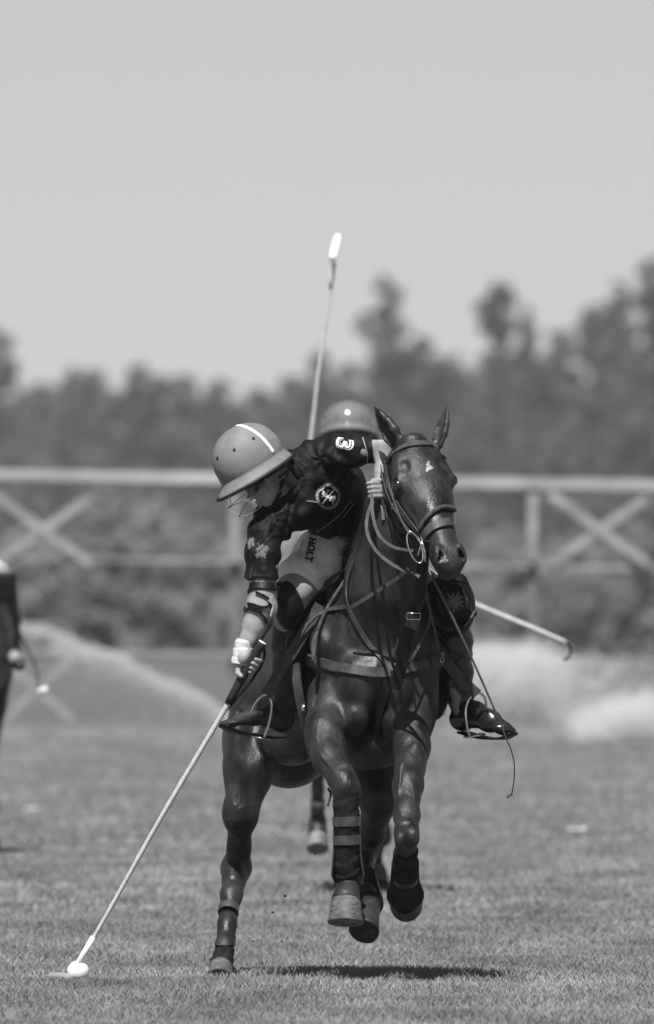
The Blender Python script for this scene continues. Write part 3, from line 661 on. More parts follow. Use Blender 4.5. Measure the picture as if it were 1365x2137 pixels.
ring(P(477, 1899, 1.12), P(474, 1935, 1.08) - P(482, 1868, 1.2), 21 * U, 0.034, 0.005, M['strap_grey'], 'boot_strap', PONY)
ring(P(846, 1830, -0.24), P(845, 1856, -.18) - P(847, 1775, -.37), 26 * U, 0.026, 0.005, M['boot_shell'], 'boot_strap', PONY)
def shell(pts, ws, th, m, nseg=14, arc=150, start=0, name='tendon_boot', face=(0, 1, 0)):
    """stiff open-fronted boot cupping the back of the leg"""
    mb = MB(); v = []; pts = [np.asarray(p) for p in pts]
    a = nrm(pts[-1] - pts[0]); b = nrm(np.asarray(face, float) - (np.asarray(face, float) @ a) * a); l = np.cross(a, b); n = len(pts)
    for off in (0, th):
        for p, w_ in zip(pts, ws):
            for j in range(nseg + 1):
                t = math.radians(-arc + 2 * arc * j / nseg); v.append(p + (b * math.cos(t) + l * math.sin(t)) * (w_ + off))
    k = nseg + 1; fc = []
    for i in range(n - 1):
        for j in range(nseg):
            q = i * k + j; fc += [(q, q + 1, q + k + 1, q + k), (n * k + q + k, n * k + q + k + 1, n * k + q + 1, n * k + q)]
    for i in range(n - 1):
        for j in (0, nseg): q = i * k + j; fc.append((q, q + k, n * k + q + k, n * k + q))
    for j in range(nseg):
        for i in (0, n - 1): q = i * k + j; fc.append((q, q + 1, n * k + q + 1, n * k + q))
    mb.add(v, fc); return mb.build(name, m, PONY)
shell([P(724, 1700, -.33), P(724, 1770, -.325), P(725, 1800, -.32), P(726, 1825, -.30), P(728, 1845, -.28)], [26 * U, 27 * U, 30 * U, 33 * U, 27 * U], 0.004, M['boot_shell'], arc=112)
shell([P(846, 1800, -.30), P(845, 1840, -.2), P(845, 1858, -.16), P(846, 1868, -.12)], [26 * U, 28 * U, 34 * U, 37 * U], 0.005, M['wrap'], arc=140, face=(0, -1, -0.5))
shell([P(762, 1835, .60), P(768, 1870, .44), P(772, 1888, .38)], [23 * U, 28 * U, 27 * U], 0.004, M['boot_shell'], arc=120)

# ---- tack
def strap(pix, width, m, name, parent=None, off=0.006, thick=0.005, bvh=None, n=6, under=None):
    """leather strap laid on the coat through photograph points"""
    parent = parent or PONY; px = catmull([V(*p) for p in pix], n); pts, nn = [], []
    for p in px:
        q, no = surf(bvh or PB, p[0], p[1], off, p[2] if len(p) > 2 else 0.0); pts.append(q); nn.append(no)
    for _ in range(3): pts = [pts[0]] + [(pts[i - 1] + 2 * pts[i] + pts[i + 1]) / 4 for i in range(1, len(pts) - 1)] + [pts[-1]]; nn = [nn[0]] + [nrm(nn[i - 1] + nn[i] + nn[i + 1]) for i in range(1, len(nn) - 1)] + [nn[-1]]
    mb = MB(); mb.ribbon(pts, nn, width, thick); return mb.build(name, m, parent, False)
def free_strap(pts, width, m, name, parent=None, thick=0.004, face=(0, -1, 0.3), n=8):
    c = catmull(pts, n); mb = MB(); mb.ribbon(c, [face] * len(c), width, thick); return mb.build(name, m, parent or PONY, False)
def buckle(px, py, w_, h_, bvh, parent, off=0.012, ang=0, name='buckle'):
    q, no = surf(bvh, px, py, off); u = nrm(np.cross((0, 0, 1), no)); vv = np.cross(no, u); c, s_ = math.cos(ang), math.sin(ang)
    u, vv = u * c + vv * s_, -u * s_ + vv * c; mb = MB(); k = [q + u * w_ * a + vv * h_ * b for a, b in ((-1, -1), (1, -1), (1, 1), (-1, 1), (-1, -1))]
    mb.tube(k, 0.0022, 6); mb.tube([q - u * w_, q + u * w_ * .9], 0.0015, 6); return mb.build(name, M['steel'], parent)
# bridle
BR = M['leather']
strap([(806, 968), (822, 948), (848, 932), (880, 926), (908, 932), (922, 946), (926, 955)], 0.024, BR, 'browband', off=0.007)
strap([(806, 968), (812, 1005), (828, 1045), (850, 1080), (874, 1108), (882, 1118)], 0.020, BR, 'cheekpiece', off=0.008)
strap([(800, 975), (806, 1020), (822, 1062), (848, 1100), (872, 1122)], 0.012, M['black_leather'], 'cheekpiece', off=0.010)
strap([(886, 1120), (902, 1102), (925, 1092), (948, 1092), (960, 1104), (966, 1116)], 0.034, BR, 'drop_noseband', off=0.010, thick=.006)
def braid(pix, bvh, r=0.0065, parent=None):
    c = catmull([V(*p) for p in pix], 14); base, nn = [], []
    for p in c: q, no = surf(bvh, p[0], p[1], 0.009); base.append(q); nn.append(no)
    for _ in range(4): base = [base[0]] + [(base[i - 1] + base[i] * 2 + base[i + 1]) / 4 for i in range(1, len(base) - 1)] + [base[-1]]
    mb = MB(); n = len(base)
    for ph in (0, 2.09, 4.19):
        pts = []
        for i in range(n):
            t = nrm(base[min(i + 1, n - 1)] - base[max(i - 1, 0)]); no = nrm(nn[i] - (nn[i] @ t) * t); w_ = np.cross(t, no); an = i * 0.62 + ph
            pts.append(base[i] + (w_ * math.cos(an) + no * math.sin(an)) * r * 0.85)
        mb.tube(pts, r * 0.72, 6)
    return mb.build('braided_noseband', M['tan_leather'], parent or PONY)
braid([(880, 1106), (888, 1088), (904, 1070), (922, 1060), (938, 1061), (950, 1070), (958, 1082)], PB)
strap([(957, 1015), (960, 1040), (961, 1075), (963, 1100)], 0.014, BR, 'cheekpiece', off=0.012)
strap([(952, 1010), (956, 1050), (958, 1080), (966, 1102)], 0.010, M['black_leather'], 'cheekpiece', off=0.02)
strap([(802, 972), (808, 1012), (824, 1052), (846, 1088), (868, 1114), (878, 1120)], 0.006, M['tan_leather'], 'cheekpiece_stitching', off=0.014, thick=.003)
strap([(800, 985), (796, 1020), (806, 1060), (824, 1110), (850, 1140)], 0.010, BR, 'throat_latch', off=0.008)
# bit, gag rope and rings
mb = MB(); mb.tube(catmull([P(811, 1010, -.42), P(822, 1045, -.46), P(830, 1068, -.50), P(845, 1100, -.54), P(856, 1115, -.56)], 8), 0.0040, 6); mb.build('gag_rope', M['tan_leather'], PONY)
mb = MB()
c = P(866, 1142, -.60); pts = [c + (P(682.5 + 19 * math.cos(t) * .62 + 12 * math.sin(t), 1256 + 32 * math.sin(t) - 6 * math.cos(t), -.6) - P(682.5, 1256, -.6)) for t in np.linspace(0, 6.283, 32)]
mb.tube(pts, 0.0032, 6); mb.tube([P(878, 1118, -.60), P(886, 1150, -.61), P(887, 1172, -.60)], 0.004, 6); mb.tube([P(882, 1125, -.61), P(872, 1160, -.61)], 0.003, 6)
mb.build('bit', M['steel'], PONY)
buckle(811, 1014, 0.006, 0.011, PB, PONY); buckle(824, 1056, 0.006, 0.010, PB, PONY); buckle(879, 1122, 0.008, 0.008, PB, PONY)
# reins held in the left hand
RN = M['tan_leather']
free_strap([P(776, 1028, -.16), P(778, 1075, -.22), P(792, 1118, -.34), P(822, 1142, -.48), P(862, 1150, -.58)], 0.013, RN, 'rein')
free_strap([P(783, 1032, -.14), P(768, 1072, -.20), P(766, 1110, -.26), P(784, 1148, -.38), P(822, 1180, -.46), P(876, 1204, -.52)], 0.013, RN, 'rein')
free_strap([P(790, 1030, -.10), P(798, 1058, -.14), P(800, 1085, -.16)], 0.012, M['leather'], 'rein')
free_strap([P(852, 1188, -.30), P(828, 1208, -.24), P(790, 1232, -.20), P(752, 1256, -.16), P(728, 1270, -.12)], 0.016, BR, 'rein')
# standing martingale: wide dark strap down from the chin
free_strap([P(884, 1128, -.56), P(882, 1180, -.48), P(876, 1240, -.36), P(862, 1285, -.26), P(848, 1340, -.19), P(836, 1395, -.16), P(824, 1438, -.145)], 0.046, M['black_leather'], 'martingale', thick=0.007, face=(-.15, -1, .25))
free_strap([P(865, 1282, -.275), P(858, 1310, -.245)], 0.052, M['leather'], 'keeper', thick=0.010, face=(-.15, -1, .25))
mb = MB(); q = P(863, 1286, -.30); mb.tube([q + V(-.026, 0, -.012), q + V(-.026, 0, .012), q + V(.026, 0, .012), q + V(.026, 0, -.012), q + V(-.026, 0, -.012)], 0.0025, 6); mb.build('buckle', M['steel'], PONY)
# breastplate
strap([(640, 1377), (665, 1379), (700, 1391), (740, 1399), (775, 1403), (815, 1404)], 0.038, BR, 'breastplate', off=0.010, thick=0.007)
strap([(826, 1402), (855, 1394), (888, 1384), (922, 1371)], 0.036, BR, 'breastplate', off=0.010, thick=0.007)
strap([(636, 1374), (666, 1378)], 0.050, M['tan_leather'], 'keeper', off=0.018, thick=0.012)
strap([(896, 1382), (924, 1376)], 0.050, BR, 'keeper', off=0.018, thick=0.012)
buckle(640, 1376, 0.012, 0.02, PB, PONY, 0.03); buckle(922, 1372, 0.010, 0.018, PB, PONY, 0.03)
strap([(742, 1172), (728, 1210), (728, 1255), (740, 1290), (758, 1322), (780, 1355), (803, 1385), (818, 1402)], 0.018, BR, 'neck_strap', off=0.009)
strap([(728, 1265), (700, 1272), (668, 1284), (652, 1290)], 0.020, BR, 'neck_strap', off=0.009)
strap([(812, 1400), (806, 1440), (796, 1490), (788, 1540)], 0.034, M['black_leather'], 'belly_strap', off=0.010)
free_strap([P(654, 1378, -.07), P(658, 1340, -.03), P(668, 1300, 0.05), P(690, 1256, .14), P(728, 1198, .24), P(748, 1165, .30)], 0.013, BR, 'breast_strap_hanger', face=(-.6, -1, .2))
free_strap([P(656, 1376, -.06), P(654, 1345, -.03), P(662, 1318, 0.0)], 0.016, M['tan_leather'], 'breast_strap_hanger', face=(-.6, -1, .2))
free_strap([P(920, 1376, -.02), P(912, 1340, -.02), P(904, 1300, -.05), P(896, 1268, -.08)], 0.011, BR, 'breast_strap_hanger', face=(.5, -1, .2))
free_strap([P(886, 1240, -.12), P(898, 1275, -.10), P(893, 1310, -.10), P(872, 1352, -.12), P(846, 1396, -.14)], 0.011, BR, 'neck_strap', face=(.3, -1, .2))
# star on the forehead: white hair, its own small patch
def patch(cells, bvh, off, name, m, parent, step=1.0):
    idx = {}; mb = MB(); v = []; f = []
    def vid(x, y):
        k = (round(x * 4), round(y * 4))
        if k not in idx: q, no = surf(bvh, x, y, off); idx[k] = len(v); v.append(q)
        return idx[k]
    for x, y in cells: f.append((vid(x, y + step), vid(x + step, y + step), vid(x + step, y), vid(x, y)))
    mb.add(v, f); return mb.build(name, m, parent)
def shape_cells(fn, x0, y0, x1, y1, step=1.0): return [(x, y) for x in np.arange(x0, x1, step) for y in np.arange(y0, y1, step) if fn(x + step / 2, y + step / 2)]
def star(x, y):
    a = math.atan2(y - 975, x - 895); return math.hypot((x - 895) / 0.7, y - 975) < 9 + 3.2 * math.sin(3 * a + 1) + 1.6 * math.sin(7 * a)
patch(shape_cells(star, 880, 960, 908, 992, .7), PB, 0.0012, 'star_marking', mat('white_hair', 0.42, 0.8, 0.2, v2=0.2, scale=60), PONY, .7)
def snip(x, y): a = math.atan2(y - 1168, x - 927); return math.hypot((x - 927) / .9, (y - 1168)) < 7 + 2.5 * math.sin(3 * a) + 2 * math.sin(5 * a + 1)
patch(shape_cells(snip, 912, 1154, 942, 1184, .7), PB, 0.0012, 'snip_marking', mat('pink_skin', 0.30, 0.6, 0.3, v2=0.12, scale=90), PONY, .7)
# hogged mane stubble and forelock
def hairs(name, roots, n, ln, dirf, r=0.0016, m=None, parent=None, spread=0.5, seed=1):
    g = np.random.default_rng(seed); mb = MB(); c = catmull(roots, 10)
    for i in range(n):
        p = c[g.integers(0, len(c))] + g.normal(0, 0.006, 3); d = nrm(np.asarray(dirf) + g.normal(0, spread, 3)); L_ = ln * g.uniform(.5, 1.2)
        mb.tube([p, p + d * L_ * .5, p + d * L_ + V(0, 0, -L_ * .2)], [r, r * .8, r * .2], 4, False)
    return mb.build(name, m or M['hair'], parent or PONY)
hairs('mane', [P(735, 1185, .30), P(755, 1150, .24), P(772, 1110, .18), P(786, 1060, .1), P(805, 1000, .02)], 420, 0.05, (-.8, 0.2, .35), spread=.3)
hairs('mane', [P(700, 1195, .34), P(730, 1165, .30), P(760, 1130, .24)], 260, 0.07, (-.9, -0.2, -.1), spread=.3, seed=5)
free_strap([P(684, 1645, -.30), P(690, 1655, -.29), P(688, 1668, -.29), P(684, 1683, -.29)], 0.009, M['leather'], 'boot_strap')

# saddle
def saddle():
    v = Vox(axis((-.32, .48, 0.008)), axis((-.05, 1.2, 0.012)), axis((0.95, 1.75, 0.008)))
    f = V(0.29, -0.956, 0); l = V(0.956, 0.29, 0)
    for sd, px, q in ((-1, 612, 0), (1, 915, 1)):
        c0 = P(px, 1375, 0.40 + .1 * q)
        v.ell(P(px + (10 if sd < 0 else -8), 1380, .48), (0.045, 0.20, 0.23), (l, f, V(0, 0, 1)), 0.02)
        v.cap(P(690 if sd < 0 else 820, 1215, .42), P(px, 1310, .42), 0.045, 0.04, 0.04)
    v.ell(P(748, 1222, .55), (0.17, 0.26, 0.06), (l, f, V(0, 0, 1)), 0.04)
    v.cap(P(705, 1205, .38), P(790, 1205, .38), 0.045, None, 0.03)
    return v.build('saddle', M['black_leather'], PONY)
SAD = saddle()
mb = MB()
free_strap([P(722, 1186, .27), P(690, 1208, .24), P(655, 1246, .20), P(622, 1286, .18), P(604, 1318, .18), P(596, 1362, .2)], 0.010, M['tan_leather'], 'saddle_piping', thick=.008, face=(-.6, -1, .3))
free_strap([P(690, 1270, .12), P(655, 1290, .13), P(632, 1320, .14), P(622, 1352, .16)], 0.010, M['tan_leather'], 'saddle_piping', thick=.008, face=(-.6, -1, .3))
free_strap([P(616, 1385, .16), P(622, 1440, .14), P(634, 1500, .16), P(648, 1560, .2)], 0.040, BR, 'girth', thick=0.008, face=(-.8, -1, 0))
mb.box(P(634, 1477, .13), (.010, .006, .012)); mb.build('girth_buckle', M['steel'], PONY)

# ------------------------------------------------------------------ riders
def frame(Fv, Uv):
    Uv = nrm(Uv); Fv = nrm(np.asarray(Fv, float) - (np.asarray(Fv, float) @ Uv) * Uv); return Fv, np.cross(Uv, Fv), Uv
def helmet(C, Fv, Sv, Uv, m, parent, sc=1.0, hh=0.16):
    """polo helmet: domed crown flowing into a drooping peak, rubber rim, air holes"""
    a, b, h = 0.150 * sc, 0.126 * sc, hh * sc; seg = 48; rows = []
    for t in np.linspace(0.02, 1, 14): ph = t * math.pi / 2; rows.append((math.sin(ph) ** 0.9 * (1.02 if t < .9 else 1.0), h * math.cos(ph) ** 0.88, 0))
    rows += [(0.985, -0.004 * sc, 0.0), (0.985, -0.008 * sc, .05), (0.985, -0.018 * sc, 0.22), (1.0, -0.030 * sc, .5), (1.0, -0.042 * sc, .8), (1.0, -0.050 * sc, 1.0), (1.0, -0.055 * sc, 0.97), (1.0, -0.040 * sc, .5), (0.98, -0.018 * sc, 0.1), (0.93, -0.01 * sc, 0), (0.9, 0.04 * sc, 0)]
    v = []; edge = []
    for ri, (r, z, q) in enumerate(rows):
        for j in range(seg):
            an = 2 * math.pi * j / seg; cx, sx = math.cos(an), math.sin(an)
            bw_ = (0.014 + 0.032 * max(0, cx) ** 1.8 + 0.000 * max(0, -cx)) * sc * q; d = nrm(V(cx * a, sx * b, 0))
            p = C + Fv * (cx * a * r + d[0] * bw_) + Sv * (sx * b * r + d[1] * bw_) + Uv * z
            v.append(p)
            if ri == 19: edge.append(p)
    n = len(rows); fc = [(i * seg + j, i * seg + (j + 1) % seg, (i + 1) * seg + (j + 1) % seg, (i + 1) * seg + j) for i in range(n - 1) for j in range(seg)] + [tuple(range(seg))[::-1]]
    he = mesh_obj('helmet', v, [f[::-1] for f in fc], m, parent)
    mb = MB(); mb.tube(edge + [edge[0], edge[1]], 0.0072 * sc, 8, False); rim = mb.build('helmet_rim', M['rubber'], he)
    return he
def lens_disc(c, n, r, th, name, m, parent, seg=20):
    n = nrm(n); u = nrm(np.cross(n, (0.1, 0.2, 1))); w_ = np.cross(n, u); mb = MB()
    v = [c + (u * math.cos(t) + w_ * math.sin(t)) * r * q + n * z for q, z in ((1, -th), (1, 0), (.8, th), (.45, th), (.4, 0), (0.01, -th)) for t in np.linspace(0, 2 * math.pi, seg, endpoint=False)]
    mb.add(v, [(i * seg + j, i * seg + (j + 1) % seg, (i + 1) * seg + (j + 1) % seg, (i + 1) * seg + j) for i in range(5) for j in range(seg)]); return mb.build(name, m, parent)
def cut(v, p, n, R):
    p, n = np.asarray(p, float), nrm(n); sl = v.box(p - R, p + R); X = v.x[sl[0]][:, None, None]; Y = v.y[sl[1]][None, :, None]; Z = v.z[sl[2]][None, None, :]
    d = (X - p[0]) * n[0] + (Y - p[1]) * n[1] + (Z - p[2]) * n[2]; rr = np.sqrt((X - p[0]) ** 2 + (Y - p[1]) ** 2 + (Z - p[2]) ** 2)
    v.f[sl] = np.where(rr < R, np.maximum(v.f[sl], d), v.f[sl])
def head_sdf(v, C, Fv, Sv, Uv, s=1.0):
    """face with brow, eye sockets, nose, lips, chin, ears; C is the helmet's rim centre"""
    ax = (Fv, Sv, Uv); Q = lambda f, sd, u: C + (Fv * f + Sv * sd + Uv * u) * s
    E = lambda f, sd, u, r, k=0.015, op='u': v.ell(Q(f, sd, u), tuple(q * s for q in r), ax, k, op)
    E(-0.005, 0, 0.03, (0.095, 0.076, 0.09)); E(0.035, 0, -0.045, (0.060, 0.058, 0.075), 0.02); E(0.02, 0, -0.07, (0.062, 0.056, 0.045), 0.02)
    E(0.074, 0, -0.108, (0.022, 0.022, 0.018), 0.012)                                        # chin
    v.cap(Q(0.090, 0, -0.020), Q(0.113, 0, -0.055), 0.009 * s, 0.013 * s, 0.010)              # nose
    for sd in (-1, 1):
        v.cap(Q(0.100, sd * 0.012, -0.060), Q(0.092, sd * 0.014, -0.060), 0.008 * s, 0.008 * s, 0.006)
        E(0.090, sd * 0.032, -0.024, (0.010, 0.016, 0.011), 0.008, 's'); E(0.079, sd * 0.032, -0.024, (0.013, 0.015, 0.012), 0.003)
        v.cap(Q(0.092, sd * 0.014, -0.006), Q(0.080, sd * 0.05, -0.008), 0.006 * s, 0.006 * s, 0.008)   # brow
        E(0.070, sd * 0.044, -0.05, (0.022, 0.018, 0.018), 0.014)                            # cheekbone
        E(0.0, sd * 0.074, -0.030, (0.020, 0.008, 0.030), 0.004); E(0.004, sd * 0.080, -0.028, (0.010, 0.004, 0.016), 0.003, 's')
        v.cap(Q(0.0, sd * 0.056, -0.08), Q(0.065, sd * 0.018, -0.112), 0.012 * s, 0.012 * s, 0.015)
    v.cap(Q(0.094, -0.018, -0.083), Q(0.094, 0.018, -0.083), 0.0055 * s, None, 0.005); v.cap(Q(0.091, -0.016, -0.091), Q(0.091, 0.016, -0.091), 0.006 * s, None, 0.005)
    v.cap(Q(0.101, -0.024, -0.087), Q(0.101, 0.024, -0.087), 0.0025 * s, None, 0.003, 's')
    return Q

R1 = empty('person', P(690, 1200, .5), 'rider in black jersey leaning far down with a mallet, grey helmet with white stripe', 'person', 'mounted polo players')
HC = P(526, 970, -0.03); HF, HS, HU = frame(V(-0.72, -0.42, -0.55), V(-0.50, -0.10, 0.86)); HHC = P(558, 984, 0.0); HHF, HHS, HHU = frame(V(-.80, -.40, -.45), V(-.46, -.06, .88))
NEAR = HS if HS[1] < 0 else -HS
def rider_body():
    X = lambda px: (px - 682.5) * U
    v = Vox(axis((-.40, .23, 0.0032), (.23, .78, 0.009)), axis((-.34, .10, 0.0036), (.10, .85, .010)), axis((.88, 1.12, .010), (1.12, 1.34, .0032), (1.34, 1.78, .007), (1.78, 2.08, .0036)))
    head_sdf(v, HHC, HHF, HHS, HHU)
    c = lambda pts, rs, k=.02: v.chain([P(*p) for p in pts], [r * U for r in rs], k)
    c([(548, 985, 0), (580, 1000, .05), (630, 1010, .14)], (32, 34, 42), .03)
    c([(630, 1010, .16), (690, 1050, .32), (730, 1120, .5)], (66, 66, 66), .05)
    c([(630, 1010, .12), (570, 1070, .02), (562, 1110, -.03), (555, 1185, -.09), (549, 1215, -.105), (548, 1240, -.12), (543, 1272, -.13), (530, 1308, -.14), (518, 1335, -.148), (509, 1362, -.15)], (55, 32, 27, 24, 25, 29, 29, 23, 17, 15))
    c([(650, 1000, .14), (665, 960, .14), (700, 950, .09), (775, 938, .0), (797, 930, -.03), (800, 950, -.03), (796, 985, -.06), (791, 1008, -.09)], (50, 30, 26, 21, 16, 17, 14, 12))
    # right hand closed round the grip
    g0 = P(548, 1341, -.19); g1 = P(150, 2033, -.02); g = nrm(g1 - g0)
    fr = nrm(V(0, -1, 0) - (V(0, -1, 0) @ g) * g); lf = np.cross(g, fr); lf = lf if lf[0] < 0 else -lf
    A = lambda s: g0 + g * s
    def around(s, ang, r): t = math.radians(ang); return A(s) + (lf * math.cos(t) + fr * math.sin(t)) * r      # 0 = left, 90 = towards the lens
    v.ell(around(.092, 335, .034), (.019, .030, .044), (lf, fr, g), .015); v.cap(P(509, 1362, -.15), around(.09, 350, .038), .026, .023, .02)
    for i, (s_, L_, r) in enumerate(((.062, 1.0, .0092), (.081, 1.08, .0096), (.100, 1.0, .0092), (.117, .85, .0082))):
        pts = [around(s_ + .004, a, rr) for a, rr in ((300, .034), (262, .030), (228, .0275), (195, .0265), (195 - 45 * L_, .0258), (195 - 82 * L_, .0255))]
        for q in range(5): v.cap(pts[q], pts[q + 1], r * (1.05 - .04 * q), r * (1.01 - .04 * q), .004)
        v.ell(pts[1], (r * 1.15,) * 3, None, .005); v.ell(pts[3], (r * 1.08,) * 3, None, .004)
    tp = [around(.115, -30, .036), around(.135, -5, .031), around(.148, 30, .027), around(.150, 75, .0265)]
    for q in range(3): v.cap(tp[q], tp[q + 1], .0115 - .0008 * q, .0107 - .0008 * q, .005)
    # left hand closed on the reins
    hc = P(786, 1022, -.13); v.ell(hc, (.030, .024, .036), None, .012)
    for i in range(4):
        b = hc + V(-.022 + .003 * i, -.018, .026 - .017 * i); v.cap(b + V(.03, .004, 0), b + V(.004, -.012, 0), .0088, .0086, .004); v.cap(b + V(.004, -.012, 0), b + V(-.012, -.002, -.002), .0086, .008, .004)
    v.cap(hc + V(.012, -.012, .036), hc + V(-.014, -.022, .034), .010, .009, .004)
    # hips and legs inside the clothes
    c([(735, 1140, .55), (690, 1160, .42), (612, 1235, .16), (600, 1290, .2), (590, 1500, .42)], (68, 52, 34, 24, 15), .04)
    c([(735, 1140, .55), (800, 1180, .40), (925, 1245, .16), (930, 1300, .2), (962, 1490, .3)], (66, 52, 34, 24, 15), .04)
    return v.build('body', M['skin'], R1, 1), (g0, g1, g)
RB, (G0, G1, GD) = rider_body(); RBV = bvh_of(RB)
HEL = helmet(HC, HF, HS, HU, M['helmet'], R1, .96, .168); HB = bvh_of(HEL)

def jersey():
    v = Vox(axis((-.36, .24, .0045)), axis((-.32, .75, .006)), axis((1.44, 2.10, .0045)))
    c = lambda pts, rs, k=.03: v.chain([P(*p) for p in pts], [r * U for r in rs], k)
    v.eseg(P(628, 1012, .12), P(690, 1035, .28), V(0, 0, 1), (84 * U, 64 * U), (84 * U, 72 * U), .05)
    v.eseg(P(690, 1035, .28), P(738, 1070, .46), V(0, 0, 1), (82 * U, 72 * U), (62 * U, 74 * U), .05)
    c([(615, 1058, .07), (574, 1086, .01)], (52, 40), .05); c([(574, 1086, .01), (556, 1110, -.04), (548, 1160, -.09), (546, 1215, -.11)], (44, 36, 33, 36), .03)
    c([(655, 985, .15), (668, 955, .14), (700, 948, .09), (740, 940, .05), (792, 938, -.01)], (56, 38, 36, 32, 27), .03)
    c([(612, 988, .10), (622, 1000, .10)], (36, 46), .03)                                  # collar
    v.cap(P(606, 965, .04), P(612, 1030, .02), .014, .014, .02)
    cut(v, P(547, 1206, -.11), V(-.06, .1, -1), .11); cut(v, P(783, 938, 0), V(1, -.2, .05), .10)
    # hollow cuffs
    # folds pulled between the shoulders and the waist
    a0 = P(565, 1080, 0); a1 = P(668, 955, .14)
    def folds(X, Y, Z):
        r0 = np.arctan2(Z - a0[2], X - a0[0]); r1 = np.arctan2(Z - a1[2], X - a1[0]); d1 = np.sqrt((X - a1[0]) ** 2 + (Z - a1[2]) ** 2)
        w1 = np.exp(-(d1 / .16) ** 2)
        n = np.sin(14 * X - 9 * Z + 6 * Y); m_ = np.sin(11 * Z + 13 * X + 2 * n)
        f = .0040 * w1 * np.sin(5 * r1 + 60 * d1 + 3 * n + 2 * m_) + .0040 * np.sin(9 * r0 + 22 * Z + 2 * m_) * (1 - w1) + .0036 * np.sin(70 * Z + 26 * X + 3 * n + 5 * Y) + .0026 * np.sin(95 * X - 40 * Z + 3 * m_)
        return f
    v.disp(folds)
    return v.build('jersey', M['jersey'], R1, 1)
JER = jersey(); JB = bvh_of(JER)
def breeches():
    v = Vox(axis((-.22, .50, .006)), axis((-.05, .95, .008)), axis((1.38, 1.86, .006)))
    c = lambda pts, rs, k=.04: v.chain([P(*p) for p in pts], [r * U for r in rs], k)
    c([(738, 1100, .52), (735, 1150, .58)], (72, 78)); c([(715, 1152, .47), (672, 1162, .36), (624, 1208, .22), (610, 1228, .20)], (60, 57, 44, 27))
    c([(755, 1150, .5), (820, 1180, .36), (902, 1245, .20)], (62, 52, 32))
    def folds(X, Y, Z): n = np.sin(20 * X + 13 * Z); return .0028 * np.sin(60 * X + 45 * Z + 3 * n) * np.sin(17 * X - 20 * Z) + .002 * np.sin(90 * Z + 30 * X + 2 * n)
    v.disp(folds)
    return v.build('breeches', M['breeches'], R1, 1)
BRE = breeches(); BB = bvh_of(BRE)
M['boot_brown'] = mat('boot_brown', .012, .45, .3, v2=.05, scale=12, lo=.4, hi=.6, bump=.4, bscale=60, bdist=.004)
def boots():
    out = []
    # right boot, toe out to the left
    v = Vox(axis((-.43, -.06, .004)), axis((.02, .62, .006)), axis((.88, 1.48, .004)))
    c = lambda pts, rs, k=.02: v.chain([P(*p) for p in pts], [r * U for r in rs], k)
    c([(606, 1270, .20), (600, 1340, .26), (600, 1400, .33), (596, 1470, .40), (590, 1505, .42)], (33, 33, 31, 24, 23), .02)
    c([(590, 1508, .44), (562, 1494, .38), (530, 1497, .33), (488, 1504, .27)], (19, 22, 16, 11), .02)
    v.ell(P(480, 1509, .26), (.036, .032, .015), (nrm(V(1, .5, .12)), V(0, 1, 0), V(-.1, 0, 1)), .015)
    def wr(X, Y, Z): n = np.sin(25 * Z); return .0025 * np.sin(70 * Z + 20 * X + 2 * n) * (Z > 1.0) * (np.clip((Z - 1.0) / .03, 0, 1))
    v.disp(wr); cut(v, P(602, 1262, .2), V(0, 0, 1), .12)
    out.append(v.build('boot', M['boot_brown'], R1, 1))
    mb = MB(); s = catmull([P(463, 1514, .25), P(490, 1527, .28), P(530, 1534, .34), P(560, 1540, .39), P(586, 1540, .44)], 6)
    mb.ribbon(s, [(0.1, 0, -1)] * len(s), [.05] + [.07] * (len(s) - 2) + [.06], .006); mb.build('boot_sole', M['black_leather'], out[0])
    # left boot, toe out to the right
    v = Vox(axis((.38, .76, .004)), axis((-.05, .55, .006)), axis((.88, 1.46, .004)))
    c = lambda pts, rs, k=.02: v.chain([P(*p) for p in pts], [r * U for r in rs], k)
    c([(934, 1285, .18), (946, 1340, .22), (955, 1400, .26), (963, 1460, .31), (967, 1500, .33)], (44, 40, 31, 25, 24), .02)
    c([(962, 1500, .34), (990, 1490, .27), (1022, 1505, .20), (1052, 1519, .14)], (24, 27, 22, 14), .02)
    v.ell(P(1052, 1522, .14), (.042, .034, .022), (nrm(V(1, -.45, -.2)), V(0, 1, 0), V(.2, 0, 1)), .015)
    v.disp(wr); cut(v, P(932, 1272, .2), V(0, 0, 1), .12)
    out.append(v.build('boot', M['black_leather'], R1, 1))
    mb = MB(); s = catmull([P(1074, 1530, .10), P(1050, 1541, .13), P(1018, 1541, .19), P(990, 1535, .27), P(966, 1528, .33)], 6)
    mb.ribbon(s, [(0, 0, -1)] * len(s), [.05] + [.07] * (len(s) - 2) + [.06], .007); mb.build('boot_sole', M['black_leather'], out[1])
    return out
BOOTS = boots(); BTV = bvh_of(*BOOTS)
M['boot_gloss'] = mat('boot_gloss', 0.012, 0.22, 0.6, v2=.02, scale=20, bump=.15, bscale=50, bdist=.003); BOOTS[1].data.materials[0] = M['boot_gloss']
